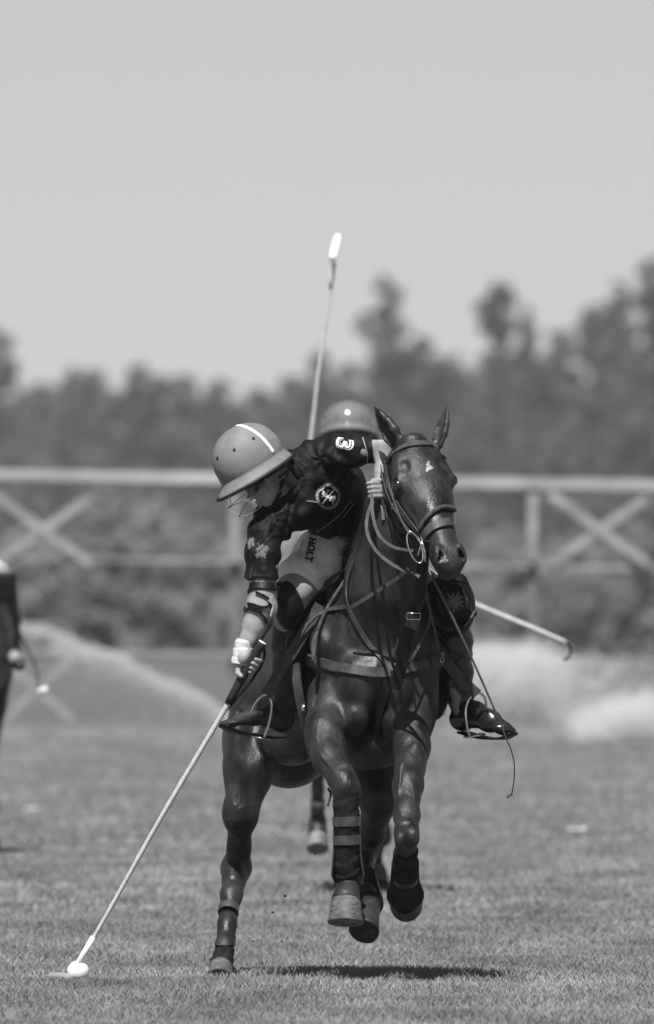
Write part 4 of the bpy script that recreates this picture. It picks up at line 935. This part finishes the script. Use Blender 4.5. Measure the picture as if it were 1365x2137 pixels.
def knee_guards():
    v = Vox(axis((.36, .62, .004)), axis((-.10, .40, .006)), axis((1.28, 1.60, .004)))
    v.ell(P(944, 1262, .12), (.088, .10, .125), (nrm(V(1, .3, 0)), V(-.3, 1, 0), V(0.10, 0, 1)), .01); v.cap(P(908, 1225, .10), P(960, 1212, .10), .03, .026, .02)
    v.chain([P(902, 1285, .04), P(925, 1312, .02), P(965, 1308, .03), P(990, 1280, .08)], [.012] * 4, .008)
    for a in np.linspace(0, 6.28, 25)[:-1]:
        b = a + .262; p = lambda t: P(946 + 33 * math.cos(t), 1256 + 36 * math.sin(t), .018 + .02 * abs(math.cos(t))); v.cap(p(a), p(b), .006, None, .006)
    k1 = v.build('knee_guard', M['black_leather'], R1, 1)
    v = Vox(axis((-.24, -.06, .004)), axis((.0, .35, .006)), axis((1.30, 1.58, .004)))
    v.ell(P(603, 1260, .15), (.058, .09, .102), None, .01); v.chain([P(585, 1230, .08), P(600, 1290, .12)], [.03, .026], .02); k2 = v.build('knee_guard', M['black_leather'], R1, 1)
    return k1, k2
KG, KG2 = knee_guards(); KB = bvh_of(KG)
# pale knee-top trim and embroidered leaf
def leaf_fn(cx, cy, R, rot=0, squash=1.0):
    """an eleven-pointed maple leaf"""
    pol = [(0, 1), (.17, .62), (.36, .72), (.28, .28), (.52, .55), (.60, .40), (.92, .45), (.80, .22), (.90, .10), (.45, -.22), (.50, -.40), (.06, -.34), (.05, -.75)]
    pol = [(x, y) for x, y in pol] + [(-x, y) for x, y in reversed(pol[1:])]
    def fn(x, y):
        u = (x - cx) / squash; w_ = -(y - cy); c_, s_ = math.cos(rot), math.sin(rot); u, w_ = (u * c_ - w_ * s_) / R, (u * s_ + w_ * c_) / R; ins = False; n = len(pol)
        for i in range(n):
            x1, y1 = pol[i]; x2, y2 = pol[(i + 1) % n]
            if (y1 > w_) != (y2 > w_) and u < (x2 - x1) * (w_ - y1) / (y2 - y1) + x1: ins = not ins
        return ins
    return fn
def knee_leaf(x, y):
    a = math.atan2(y - 1256, x - 949); return math.hypot((x - 949) / .95, y - 1256) < 15.5 + 5.5 * math.cos(11 * a + .5) + 2.5 * math.sin(5 * a)
patch(shape_cells(knee_leaf, 924, 1230, 974, 1282, .8), KB, .0015, 'leaf_emblem', M['print_mid'], KG, .8)
strap([(912, 1222), (930, 1214), (955, 1213), (972, 1216)], .006, M['black_leather'], 'piping', KG, .004, .006, KB)
strap([(966, 1230), (980, 1262), (988, 1290)], .008, M['strap_grey'], 'piping', KG, .002, .003, KB)
strap([(958, 1318), (975, 1300), (990, 1276)], .006, M['print_mid'], 'piping', KG, .003, .003, KB)
# jersey marks: round crest, sleeve number, leaf, placket line
def ringf(cx, cy, r0, r1, sx=.95): return lambda x, y: r0 < math.hypot((x - cx) / sx, y - cy) < r1
def bar(x0, y0, x1, y1, w_):
    def fn(x, y):
        dx, dy = x1 - x0, y1 - y0; t = max(0, min(1, ((x - x0) * dx + (y - y0) * dy) / (dx * dx + dy * dy))); return math.hypot(x - x0 - t * dx, y - y0 - t * dy) < w_
    return fn
def anyof(*f): return lambda x, y: any(g(x, y) for g in f)
def beads(x, y): a = math.atan2(y - 1036, x - 684); r = math.hypot((x - 684) / .95, y - 1036); return 21.2 < r < 26.8 and not (23 < r < 25.4 and math.sin(a * 23) > 0.2 and abs(math.sin(a)) < .97)
patch(shape_cells(beads, 656, 1006, 712, 1066, .6), JB, .0025, 'crest_ring', M['print_grey'], JER, .6)
patch(shape_cells(anyof(bar(671, 1021, 696, 1052, .9), bar(697, 1022, 672, 1050, .9), bar(666, 1025, 675, 1018, 1.2), bar(692, 1016, 702, 1024, 1.2), leaf_fn(676, 1033, 9, .9), leaf_fn(694, 1042, 9, -.7), leaf_fn(684, 1024, 4)), 656, 1006, 712, 1066, .6), JB, .003, 'crest_design', M['print_white'], JER, .6)
patch(shape_cells(anyof(leaf_fn(545, 1148, 22, 2.6, .8), leaf_fn(523, 1132, 16, 2.2, .7)), 512, 1112, 572, 1182, .8), JB, .0025, 'leaf_emblem', M['print_mid'], JER, .8)
patch(shape_cells(anyof(bar(730, 1046, 736, 1052, .8), bar(729, 1047, 712, 1072, .7), bar(736, 1052, 716, 1080, .7), bar(712, 1072, 690, 1090, .7), bar(690, 1090, 660, 1110, .7)), 655, 1040, 740, 1114, .6), JB, .0025, 'placket_piping', M['print_grey'], JER, .6)
strap([(757, 914, 0), (763, 930, 0), (768, 950, 0), (766, 966, 0)], .004, M['print_grey'], 'sleeve_piping', JER, .003, .002, JB)
strap([(640, 1045), (655, 1047), (668, 1050)], .004, M['print_grey'], 'collar_piping', JER, .002, .002, JB)
N3 = 1.76
def text_decal(body, cx, cy, h, ang, bvh, off, name, m, parent, wx=1.0, bold=0.0):
    cu = bpy.data.curves.new(name, 'FONT'); cu.body = body; cu.size = 1.0; cu.align_x = 'CENTER'; cu.align_y = 'CENTER'; cu.offset = bold; cu.resolution_u = 3
    t = bpy.data.objects.new(name, cu); COL.objects.link(t); dg = bpy.context.evaluated_depsgraph_get(); me = bpy.data.meshes.new_from_object(t.evaluated_get(dg))
    bpy.data.objects.remove(t); bm = bmesh.new(); bm.from_mesh(me); bmesh.ops.triangulate(bm, faces=bm.faces); bmesh.ops.subdivide_edges(bm, edges=[e for e in bm.edges if e.calc_length() > .15], cuts=2)
    c_, s_ = math.cos(ang), math.sin(ang); v = []
    for q in bm.verts: x, y = q.co.x * h * wx, -q.co.y * h; v.append(surf(bvh, cx + x * c_ - y * s_, cy + x * s_ + y * c_, off)[0])
    bm.verts.index_update(); f = [tuple(w_.index for w_ in p.verts) for p in bm.faces]; bm.free(); mb = MB(); mb.add(v, f); return mb.build(name, m, parent)
text_decal('3', 718, 927, 46, N3, JB, .003, 'sleeve_number', M['print_white'], JER, 1.0, .06)
text_decal('3', 718, 927, 42, N3, JB, .0045, 'sleeve_number', M['jersey'], JER, 1.0, .028)
text_decal('3', 718, 927, 42, N3, JB, .006, 'sleeve_number', M['print_white'], JER, 1.0, .0)
text_decal('N HOLT', 650, 1138, 20, 1.78, BB, .003, 'breeches_lettering', M['print_dark'], BRE, .95, .04)
text_decal('——', 630, 1140, 16, 1.85, BB, .003, 'breeches_lettering', M['print_mid'], BRE, .9, 0)
# helmet stripe, air holes, maker's squiggle
st = catmull([(487, 889), (504, 889), (524, 897), (545, 912), (560, 929), (571, 944)], 8); sp, sn = zip(*[surf(HB, x, y, .0015) for x, y in [(p[0], p[1]) for p in [np.array(q) for q in st]]])
mb = MB(); mb.ribbon(list(sp), list(sn), .0165, .002); mb.build('helmet_stripe', M['print_white'], HEL)
for x, y in ((489, 939), (529, 915), (454, 956), (578, 890)):
    q, no = surf(HB, x, y, .001); lens_disc(q, no, .0065, .002, 'air_hole', M['rubber'], HEL)
for i, (x, y) in enumerate(((565, 918), (569, 914), (574, 915), (577, 910))):
    q, no = surf(HB, x, y, .001); q2, _ = surf(HB, x + 2, y - 6, .001); mb = MB(); mb.ribbon([q, q2], [no, no], .004, .001); mb.build('helmet_lettering', M['print_grey'], HEL)
# face guard wires, chin strap, goggles
W_ = lambda pts, r=.0017, m='steel_dark', name='wire', par=None: None
M['wire'] = mat('wire', 0.03, 0.25, 0.6)
fg = MB(); D0 = -.20
for pts in ([(477, 1034, -.20), (482, 1048, -.22), (480, 1056, -.23)], [(475, 1061, -.23), (486, 1069, -.24), (500, 1077, -.25)], [(500, 1078, -.25), (514, 1076, -.25), (535, 1065, -.24), (565, 1040, -.20), (584, 1026, -.16), (595, 1012, -.11)],
            [(475, 1061, -.23), (492, 1047, -.25), (511, 1031, -.25)], [(475, 1061, -.23), (495, 1051, -.25), (515, 1044, -.25), (535, 1036, -.24), (552, 1026, -.22)], [(500, 1078, -.25), (506, 1064, -.26), (514, 1050, -.26), (515, 1040, -.25), (512, 1028, -.23)],
            [(552, 1026, -.22), (560, 1014, -.19), (558, 1004, -.17), (550, 998, -.16)], [(552, 1026, -.22), (575, 1008, -.16), (597, 992, -.10)]):
    pass
    mbw = MB(); mbw.tube(catmull([P(*p) for p in pts], 6), .0016, 6); fg.v, fg.f = fg.v + mbw.v, fg.f + [tuple(len(fg.v) + i for i in f) for f in mbw.f]
fg.build('face_guard', M['wire'], HEL)
NR2 = HHS if HHS[1] < 0 else -HHS
gq = lambda f, sd, u: HHC + HHF * f + NR2 * sd + HHU * u
mb = MB()
for s0 in (.034, -.034):
    c0 = gq(.098, s0, -.024); pts = [c0 + (NEAR * math.cos(t) * .027 + HU * math.sin(t) * .019) - HF * (.012 * abs(math.cos(t)) if s0 > 0 else .012 * abs(math.cos(t))) for t in np.linspace(0, 6.3, 20)]
    mb.tube(pts, .003, 6)
mb.tube([gq(.098, -.01, -.02), gq(.098, .01, -.02)], .003, 6); gg = mb.build('goggles', M['rubber'], R1)
gl = mat('goggle_lens', .07, .15, .5); 
for s0 in (.034, -.034):
    c0 = gq(.096, s0, -.024); v_ = [c0 + (NEAR * math.cos(t) * .026 + HU * math.sin(t) * .018) - HF * .010 * abs(math.cos(t)) for t in np.linspace(0, 6.283, 20, endpoint=False)]
    mb = MB(); mb.add([c0 + HF * .002] + v_ + [c0 - HF * .003], [(0, 1 + i, 1 + (i + 1) % 20) for i in range(20)] + [(21, 1 + (i + 1) % 20, 1 + i) for i in range(20)]); mb.build('goggle_lens', gl, gg)
mb = MB(); mb.ribbon(catmull([gq(.08, .062, -.02), gq(.03, .080, -.012), gq(-.04, .082, -.005)], 5), [NEAR] * 11, .014, .003); mb.build('goggle_strap', M['rubber'], gg)
mb = MB(); cs = catmull([gq(.0, .098, -.03), gq(.012, .085, -.07), gq(.045, .055, -.11), gq(.068, .0, -.128)], 6); mb.ribbon(cs, [NEAR - HU * .3] * len(cs), .016, .004)
mb.build('chin_strap', M['black_leather'], HEL)
mb = MB(); cs = catmull([gq(-.02, .098, -.028), gq(-.03, .088, -.07), gq(-.045, .072, -.10)], 6); mb.ribbon(cs, [NEAR] * len(cs), .045, .006); mb.build('helmet_harness', M['rubber'], HEL)
mb = MB(); hp = [gq(-.06, .03, -.03), gq(-.09, .0, -.06)]
hairs('hair', [gq(-.07, .07, -.01), gq(-.10, .04, -.02), gq(-.115, 0, -.03)], 260, .05, -HU * 1 - HF * .2, r=.0015, parent=R1, spread=.25, m=mat('dark_hair', .02, .5, .4), seed=9)
# elbow guard
strap([(524, 1226), (540, 1222), (560, 1224), (580, 1228)], .030, M['black_leather'], 'elbow_guard', R1, .006, .008, RBV)
for pts in ([(522, 1232), (512, 1248), (512, 1258), (530, 1262), (548, 1268), (560, 1264), (562, 1254), (552, 1244), (535, 1236)], [(506, 1292), (508, 1278), (520, 1270), (540, 1276), (552, 1290), (557, 1310)], [(512, 1262), (514, 1276)], [(560, 1262), (572, 1274)]):
    strap(pts, .009, M['black_leather'], 'elbow_guard', R1, .006, .006, RBV)
strap([(520, 1266), (535, 1272), (546, 1274)], .022, M['jersey'], 'elbow_guard', R1, .005, .005, RBV)
strap([(562, 1248), (570, 1262), (566, 1285)], .03, M['skin'], 'elbow_cap', R1, .008, .008, RBV)
# bandage, glove back
wrap_mesh([P(512, 1336, -.15), P(507, 1360, -.152), P(503, 1388, -.155)], [.034, .035, .037], 3, .004, side=1).build('wrist_bandage', M['bandage'], R1)
free_strap([G0 + V(.0, .02, -.0), G0 + GD * .06 + V(.035, .01, -.01), G0 + GD * .14 + V(.03, 0, -.02), G0 + GD * .20 + V(.01, 0, -.03), G0 + GD * .22 + V(-.03, .02, -.07)], .010, M['black_leather'], 'mallet_sling', R1)
# stirrups and leathers, part of the pony's tack
def stirrup(arch, tread, leather, tw):
    mb = MB(); mb.tube(catmull([P(*p) for p in arch], 8), .0052, 8, side=(0, 1, 0)); st_ = mb.build('stirrup', M['steel'], PONY)
    a, b = [P(*p) for p in tread]; t = nrm(b - a); w_ = nrm(np.cross(t, (0, 0, 1))); mb = MB()
    for q in (-.03, -.01, .01, .03): mb.tube([a + w_ * q, b + w_ * q], .0035, 6)
    mb.tube([a - w_ * .03, a + w_ * .03], .005, 6); mb.tube([b - w_ * .03, b + w_ * .03], .005, 6); mb.build('stirrup_tread', M['steel'], st_)
    free_strap([P(*p) for p in leather], tw, M['leather'], 'stirrup_leather', face=(-.2, -1, .1), thick=.006)
stirrup([(524, 1487, .22), (534, 1466, .22), (551, 1451, .22), (563, 1456, .22), (568, 1476, .22), (562, 1508, .23), (552, 1538, .24)], [(528, 1537, .30), (562, 1543, .30)], [(668, 1262, .16), (620, 1345, .16), (585, 1400, .18), (555, 1452, .22)], .044)
stirrup([(1016, 1478, .16), (1012, 1456, .15), (998, 1446, .14), (981, 1456, .13), (972, 1478, .12), (973, 1508, .12), (980, 1536, .13)], [(974, 1538, .14), (1006, 1532, .16)], [(905, 1340, .12), (935, 1385, .12), (965, 1420, .12), (996, 1450, .13)], .044)

# ------------------------------------------------------------------ mallet, ball, whip
def mallet(a, b, name_lab, head_axis, root_loc, grip=0.16, head_at=None, tape=0.16, sc=1.0, r=.0095, hm='white_tape', group='polo mallets'):
    a, b = np.asarray(a, float), np.asarray(b, float); g = nrm(b - a); L = np.linalg.norm(b - a); root = empty('polo_mallet', root_loc, name_lab, 'polo mallet', group)
    mb = MB(); n = 60; ts = np.linspace(0, 1, n); knots = [.12 + .075 * i for i in range(12)]
    mb.tube([a + g * L * t + V(0.003 * math.sin(t * 9), .003 * math.sin(t * 7 + 1), 0) for t in ts], [(r * (1.15 - .35 * t) + .0016 * math.exp(-((min(abs(t - k) for k in knots)) / .006) ** 2)) * sc for t in ts], 10)
    mb.build('shaft', M['cane'], root)
    mb = MB(); mb.tube([a, a + g * grip * .1, a + g * grip, a + g * (grip + .07), a + g * (grip + .10)], [.020 * sc, .016 * sc, .0165 * sc, .015 * sc, .0125 * sc], 12); gr = mb.build('grip', M['grip'], root)
    mb = MB(); mb.tube([a - g * .003, a + g * .006], .0165 * sc, 12); mb.build('grip_cap', M['print_white'], gr)
    mb = MB(); mb.tube([b - g * tape, b - g * tape * .5, b], [.0105 * sc, .0115 * sc, .013 * sc], 10); mb.build('shaft_tape', M['white_tape'], root)
    h = nrm(head_axis); c = b + g * .012 if head_at is None else np.asarray(head_at); mb = MB(); ts = np.linspace(-1, 1, 15)
    mb.tube([c + h * .11 * sc * t for t in ts], [(.021 - .0045 * abs(t) ** 3) * sc if abs(t) < .99 else .016 * sc for t in ts], 18); mb.build('mallet_head', M[hm], root)
    return root
mallet(G0, P(152, 2030, -.02), 'long cane polo mallet swung down to the ball by the leaning rider', V(-.34, .94, .0), P(150, 2040, 0), grip=.17, head_at=P(125, 2041, .05), hm='print_grey')
def ball():
    c = P(163, 2036, 0.0); bm = bmesh.new(); bmesh.ops.create_uvsphere(bm, u_segments=40, v_segments=24, radius=.0425); rr = np.random.default_rng(3)
    for q in bm.verts: q.co *= 1 + .004 * math.sin(90 * q.co.x + 40 * q.co.z) * math.sin(70 * q.co.y)
    me = bpy.data.meshes.new('polo_ball'); bm.to_mesh(me); bm.free(); me.polygons.foreach_set('use_smooth', [True] * len(me.polygons)); me.materials.append(M['ball'])
    o = bpy.data.objects.new('polo_ball', me); COL.objects.link(o); o.location = (c[0], c[1] - .01, .041); tag(o, 'white polo ball on the turf at the foot of the mallet', 'ball')
ball()
def whip(pts, rs, lash, lab, loc, m1='cane', m2='black_leather', lr=.0022, flap=True):
    root = empty('riding_whip', loc, lab, 'whip', 'riding whips'); mb = MB(); c = catmull([P(*p) for p in pts], 8); mb.tube(c, list(np.interp(np.linspace(0, 1, len(c)), np.linspace(0, 1, len(rs)), rs)), 8); mb.build('shaft', M[m1], root)
    c = catmull([P(*p) for p in lash], 6); mb = MB(); mb.tube(c, lr, 6); ls = mb.build('lash', M[m2], root)
    if flap: mb = MB(); mb.ribbon([c[-1], c[-1] + V(-.008, 0, .0), c[-1] + V(-.018, 0, -.010)], [(0.2, -1, .3)] * 3, .008, .002); mb.build('lash_tip', M['tan_leather'], ls)
    return root
whip([(800, 1030, -.16), (860, 1130, -.30), (903, 1206, -.42), (950, 1300, -.44), (1000, 1408, -.45), (1040, 1500, -.45), (1058, 1545, -.45)], [.0055, .0055, .0052, .005, .0045, .004, .003], [(1058, 1545, -.45), (1066, 1563, -.45), (1073, 1592, -.45), (1073, 1625, -.45), (1069, 1652, -.45), (1068, 1659, -.45)],
     'thin riding whip crossing in front of the rider left boot, lash hanging free', P(800, 1030, -.16), m1='strap_grey')

# ------------------------------------------------------------------ second and third players, behind and out of focus
M['pale_hoof'] = mat('pale_hoof', .09, .5, .3, v2=.24, scale=9)
def plain_pony(name, loc, lab, s=1.0):
    """a galloping pony facing the lens: local x across, y depth, z up; metres, feet on z=0"""
    root = empty(name, loc, lab, 'horse', 'galloping polo ponies'); o = np.asarray(loc, float); v = Vox(axis((-.36, .36, .012)), axis((-.9, 1.9, .016)), axis((.05, 2.15, .012)))
    T_ = lambda x, y, z: V(x, y, z)
    v.ell(T_(0, .35, 1.17), (.24, .38, .29), None, .05); v.ell(T_(0, .8, 1.15), (.27, .45, .29), None, .08); v.ell(T_(0, 1.35, 1.2), (.26, .36, .28), None, .08)
    v.ell(T_(0, .05, 1.12), (.20, .12, .2), None, .05)
    v.eseg(T_(0, .12, 1.28), T_(0, -.18, 1.68), V(1, 0, 0), (.14, .2), (.075, .12), .06)
    poll = T_(0, -.26, 1.80); Q, ax_, ln = horse_head(v, poll, T_(.02, -.60, 1.36), 0.05)
    for sd in (-1, 1): ear(v, T_(sd * .05, -.25, 1.80), T_(sd * .085, -.22, 1.97), .028, V(sd * .3, -1, 0))
    c = lambda pts, rs, k=.03: v.chain([T_(*p) for p in pts], rs, k)
    c([(-.15, .1, 1.08), (-.17, -.12, .84), (-.165, -.3, .64), (-.165, -.25, .52), (-.165, -.15, .36), (-.165, -.18, .30)], (.09, .065, .042, .028, .040, .052))
    c([(.13, .1, 1.08), (.13, -.15, .86), (.14, -.33, .72), (.145, -.12, .60), (.15, .0, .44), (.145, .06, .33)], (.09, .065, .045, .03, .03, .035))
    c([(-.1, 1.35, 1.1), (-.1, 1.2, .85), (-.06, 1.35, .56), (-.02, 1.1, .3), (.02, 1.0, .2)], (.15, .1, .045, .028, .03))
    c([(.13, 1.35, 1.1), (.13, 1.2, .85), (.13, 1.3, .56), (.135, 1.1, .22), (.14, 1.02, .10)], (.15, .1, .045, .028, .03))
    co, fc = v.mesh(2); mesh_obj('body', co + o, fc, M['dark_coat'], root)
    for a, b, r0, r1, m in (((-.165, -.20, .28), (-.165, -.25, .22), .050, .056, 'pale_hoof'), ((.145, .06, .34), (.15, .14, .28), .05, .06, 'dark_hoof'), ((.02, 1.0, .2), (.02, .94, .10), .045, .055, 'dark_hoof'), ((.14, 1.02, .10), (.14, .95, .02), .045, .058, 'hoof')):
        hoof_mesh(o + V(*a), o + V(*b), r0, r1, (0, -1, .2)).build('hoof', M[m], root)
    mb = MB(); mb.ribbon([o + V(.10, -.48, 1.66 - .0), o + V(.06, -.62, 1.50), o + V(-.06, -.62, 1.50), o + V(-.1, -.48, 1.66)], [(0, -1, .3)] * 4, .025, .005); mb.build('bridle', M['leather'], root)
    mb = MB(); mb.tube([o + V(-.165, -.23, .47), o + V(-.165, -.2, .42)], .037, 12); mb.build('boot_strap', M['strap_grey'], root)
    mb = MB(); mb.box(o + V(0, .62, 1.46), (.20, .28, .03)); soft(mb.build('saddle', M['black_leather'], root), .02)
    return root
def plain_rider(loc, lab, arm_up=True):
    root = empty('person', loc, lab, 'person', 'mounted polo players'); o = np.asarray(loc, float)
    v = Vox(axis((-.45, .55, .010)), axis((-.35, .45, .010)), axis((-.75, 1.15, .010))); Fv, Sv, Uv = frame(V(.05, -1, .26), V(0, .26, 1)); hc = V(0, -.08, .825)
    head_sdf(v, hc, Fv, Sv, Uv)
    c = lambda pts, rs, k=.03: v.chain([V(*p) for p in pts], rs, k)
    c([(0, -.03, .78), (0, 0, .62)], (.055, .06)); c([(0, 0, .55), (0, .04, .1)], (.12, .13))
    c([(-.05, 0, .55), (-.20, -.02, .55), (-.27, -.10, .40), (-.20, -.26, .54)], (.08, .055, .045, .032)); c([(-.20, -.26, .54), (-.19, -.26, .60)], (.04, .035))
    c([(.05, 0, .55), (.20, 0, .54), (.27, -.06, .30), (.12, -.26, .28)], (.08, .055, .045, .032)); v.ell(V(.10, -.28, .28), (.035, .04, .045), None, .02)
    for i in range(4): v.cap(V(-.225, -.29, .54 + .018 * i), V(-.17, -.30, .54 + .018 * i), .009, None, .004); v.cap(V(.07, -.315, .255 + .018 * i), V(.125, -.32, .255 + .018 * i), .009, None, .004)
    for sd in (-1, 1): c([(0, .1, .05), (sd * .33, -.16, -.08), (sd * .41, .0, -.50), (sd * .44, -.14, -.56)], (.14, .08, .045, .035))
    co, fc = v.mesh(1); mesh_obj('body', co + o, fc, M['skin'], root)
    v = Vox(axis((-.45, .5, .010)), axis((-.35, .45, .010)), axis((-.05, .9, .010)))
    c([(0, .02, .52), (0, .05, .12)], (.155, .16)); c([(-.05, 0, .55), (-.20, -.02, .55), (-.26, -.09, .42)], (.10, .075, .065)); c([(.05, 0, .55), (.20, 0, .54), (.26, -.05, .34)], (.10, .075, .065))
    v.disp(lambda X, Y, Z: .004 * np.sin(30 * X + 40 * Z)); co, fc = v.mesh(1); mesh_obj('jersey', co + o, fc, M['white_cloth'], root)
    v = Vox(axis((-.45, .45, .010)), axis((-.35, .45, .010)), axis((-.30, .25, .010)))
    for sd in (-1, 1): c([(0, .1, .05), (sd * .32, -.13, -.06)], (.15, .08))
    co, fc = v.mesh(1); mesh_obj('breeches', co + o, fc, M['white_cloth'], root)
    for sd in (-1, 1):
        v = Vox(axis((sd * .38 - .17, sd * .38 + .17, .008)), axis((-.36, .2, .008)), axis((-.68, .06, .008)))
        c([(sd * .37, -.16, -.10), (sd * .39, -.05, -.3), (sd * .42, .0, -.52)], (.07, .068, .045)); c([(sd * .42, .0, -.54), (sd * .455, -.20, -.58)], (.045, .034)); co, fc = v.mesh(1); mesh_obj('boot', co + o, fc, M['boot_gloss'], root)
        mb = MB(); mb.tube([o + V(sd * .37 + .07 * math.cos(t), -.22, -.13 + .09 * math.sin(t)) for t in np.linspace(0, 6.283, 16)], .02, 8); v2 = MB(); v2.box(o + V(sd * .37, -.235, -.13), (.07, .02, .09)); soft(v2.build('knee_guard', M['black_leather'], root), .03, 3)
    h = helmet(o + hc, Fv, Sv, Uv, M['helmet_gloss'], root, 1.06, .135)
    for sx in (-.062, .062):
        mb = MB(); mb.tube([o + hc + Fv * .150 * 1.06 * math.cos(t) * math.sqrt(max(.0, 1 - (sx / .134) ** 2)) + Sv * sx + Uv * (.143 * math.sin(t) ** .88 * math.sqrt(1 - (sx / .134) ** 2) + .001) for t in np.linspace(.12, 3.0, 18)], .0035, 6); mb.build('helmet_seam', M['rubber'], h)
    mb = MB(); mb.tube(catmull([o + hc + Fv * .11 + Sv * .07 - Uv * .04, o + hc + Fv * .16 - Uv * .08, o + hc + Fv * .11 - Sv * .07 - Uv * .04], 6), .003, 6); mb.build('face_guard', M['wire'], h)
    return root, h
yb = D * 545 / 418 - D
k2 = (D + yb) / F
B2 = V((732 - 682.5) * k2, yb, 0)
plain_pony('pony', B2, 'dark pony galloping directly behind, white front hoof in the air, mostly hidden')
r2o = V((727 - 682.5) * k2, yb + .55, H + (HOR - 1240) * k2)
r2, h2 = plain_rider(r2o, 'rider behind in a shiny helmet and white shirt, mallet held straight up')
mallet(P(636, 1000, yb + .3), P(697, 548, yb + .3), 'mallet held upright by the second rider, white head against the sky', V(.12, .86, .50), P(636, 1000, yb + .3), grip=.06, head_at=P(700, 517, yb + .3), tape=.13, sc=1.05, r=.0085)
whip([(930, 1232, yb), (993, 1262, yb), (1100, 1306, yb), (1183, 1341, yb)], [.012, .013, .013, .010], [(1183, 1341, yb), (1190, 1354, yb), (1188, 1370, yb), (1176, 1378, yb)], 'pale whip of the rider behind, sticking out right of the knee guard', P(930, 1232, yb), m1='cane', lr=.006, flap=False)
y3 = D * 545 / 363 - D; k3 = (D + y3) / F
B3 = V((-78 - 682.5) * k3, y3, 0)
p3 = [o for o in bpy.data.objects if o.name.startswith('pony') and o.get('category') == 'horse' and 'behind' in o['label']][0]
c3 = copy_tree(p3); c3['label'] = 'pony cut by the left frame edge, only its shoulder and flank showing'; c3.location = Vector(B3)
r3 = copy_tree(r2); r3['label'] = 'rider cut by the left frame edge, white breeches and dark knee guard'; r3.location = Vector(B3 + V(-.135, .55, 1.67))
whip([(10, 1255, y3), (38, 1315, y3), (62, 1362, y3), (74, 1392, y3)], [.007, .007, .006, .006], [(74, 1392, y3), (78, 1405, y3), (79, 1425, y3), (80, 1436, y3)], 'drooping whip with a white tip beside the pony at left frame edge', P(10, 1255, y3), m1='wrap', lr=.005, flap=False)
mb = MB(); mb.box(P(90, 1441, y3), (.028, .01, .018), (V(1, 0, .3), V(0, 1, 0), V(-.3, 0, 1))); w3 = [o for o in bpy.data.objects if o.name.startswith('riding_whip')][-1]
mb.build('lash_tip', M['print_white'], w3)
# turf clods thrown by the hooves, scraps of pale turf
for i, (px, py, dy, r) in enumerate(((595, 1870, .9, 2.2), (569, 1904, 1.0, 2.0), (528, 1964, 1.0, 1.8), (588, 1964, 1.0, 1.5), (577, 1953, 1.1, 1.1), (657, 1782, .9, 1.6))):
    bm = bmesh.new(); bmesh.ops.create_icosphere(bm, subdivisions=2, radius=r * U); rr = np.random.default_rng(i)
    for q in bm.verts: q.co = q.co * rr.uniform(.75, 1.25); q.co.x *= 1.5
    me = bpy.data.meshes.new('turf_clod'); bm.to_mesh(me); bm.free(); me.materials.append(M['soil']); o = bpy.data.objects.new('turf_clod', me); COL.objects.link(o); o.location = P(px, py, dy)
    tag(o, ['dark clod of turf, highest of the four flying left of the white hoof', 'dark clod of turf just below the highest one right of the planted hind leg', 'dark clod nearest the bandage of the planted hind leg', 'lower clod of turf right of the planted hoof bandage', 'smallest speck of turf beside the lower clod', 'dark clod of turf close under the white hoof of the pony behind'][i], 'turf clod', 'turf clods in the air')
for px, py, w_, lab in ((1213, 1741, .09, 'pale torn scrap of turf lying on the grass right of the raised foreleg'), (64, 1697, .05, 'small pale scrap of turf lying on the grass at far left')):
    Yc = 55584 / (py - HOR); k = Yc / F; v = Vox(axis((-.15, .15, .008)), axis((-.15, .15, .012)), axis((-.01, .06, .006))); g = np.random.default_rng(int(px))
    for _ in range(7): v.ell(V(g.uniform(-w_, w_) * .8, g.uniform(-.05, .05), .012), (g.uniform(.015, .035), .03, g.uniform(.012, .026)), None, .01)
    co, fc = v.mesh(1); o = mesh_obj('turf_divot', co + V((px - 682.5) * k, Yc - D, .012), fc, M['divot']); tag(o, lab, 'divot', 'divots on the turf')

# ------------------------------------------------------------------ summer haze over the whole field
hz = MB(); hz.box((0, 1470, 29), (3200, 1600, 30)); ho = hz.build('haze', None, None, False); tag(ho, kind='stuff')
hm = bpy.data.materials.new('haze'); hm.use_nodes = True; hn = hm.node_tree; hn.nodes.remove(hn.nodes['Principled BSDF'])
pv = hn.nodes.new('ShaderNodeVolumePrincipled'); pv.inputs['Color'].default_value = (.9, .9, .9, 1)
pv.inputs['Density'].default_value = 0.00013; pv.inputs['Anisotropy'].default_value = 0.0
hn.links.new(pv.outputs[0], hn.nodes['Material Output'].inputs['Volume']); ho.data.materials.append(hm)
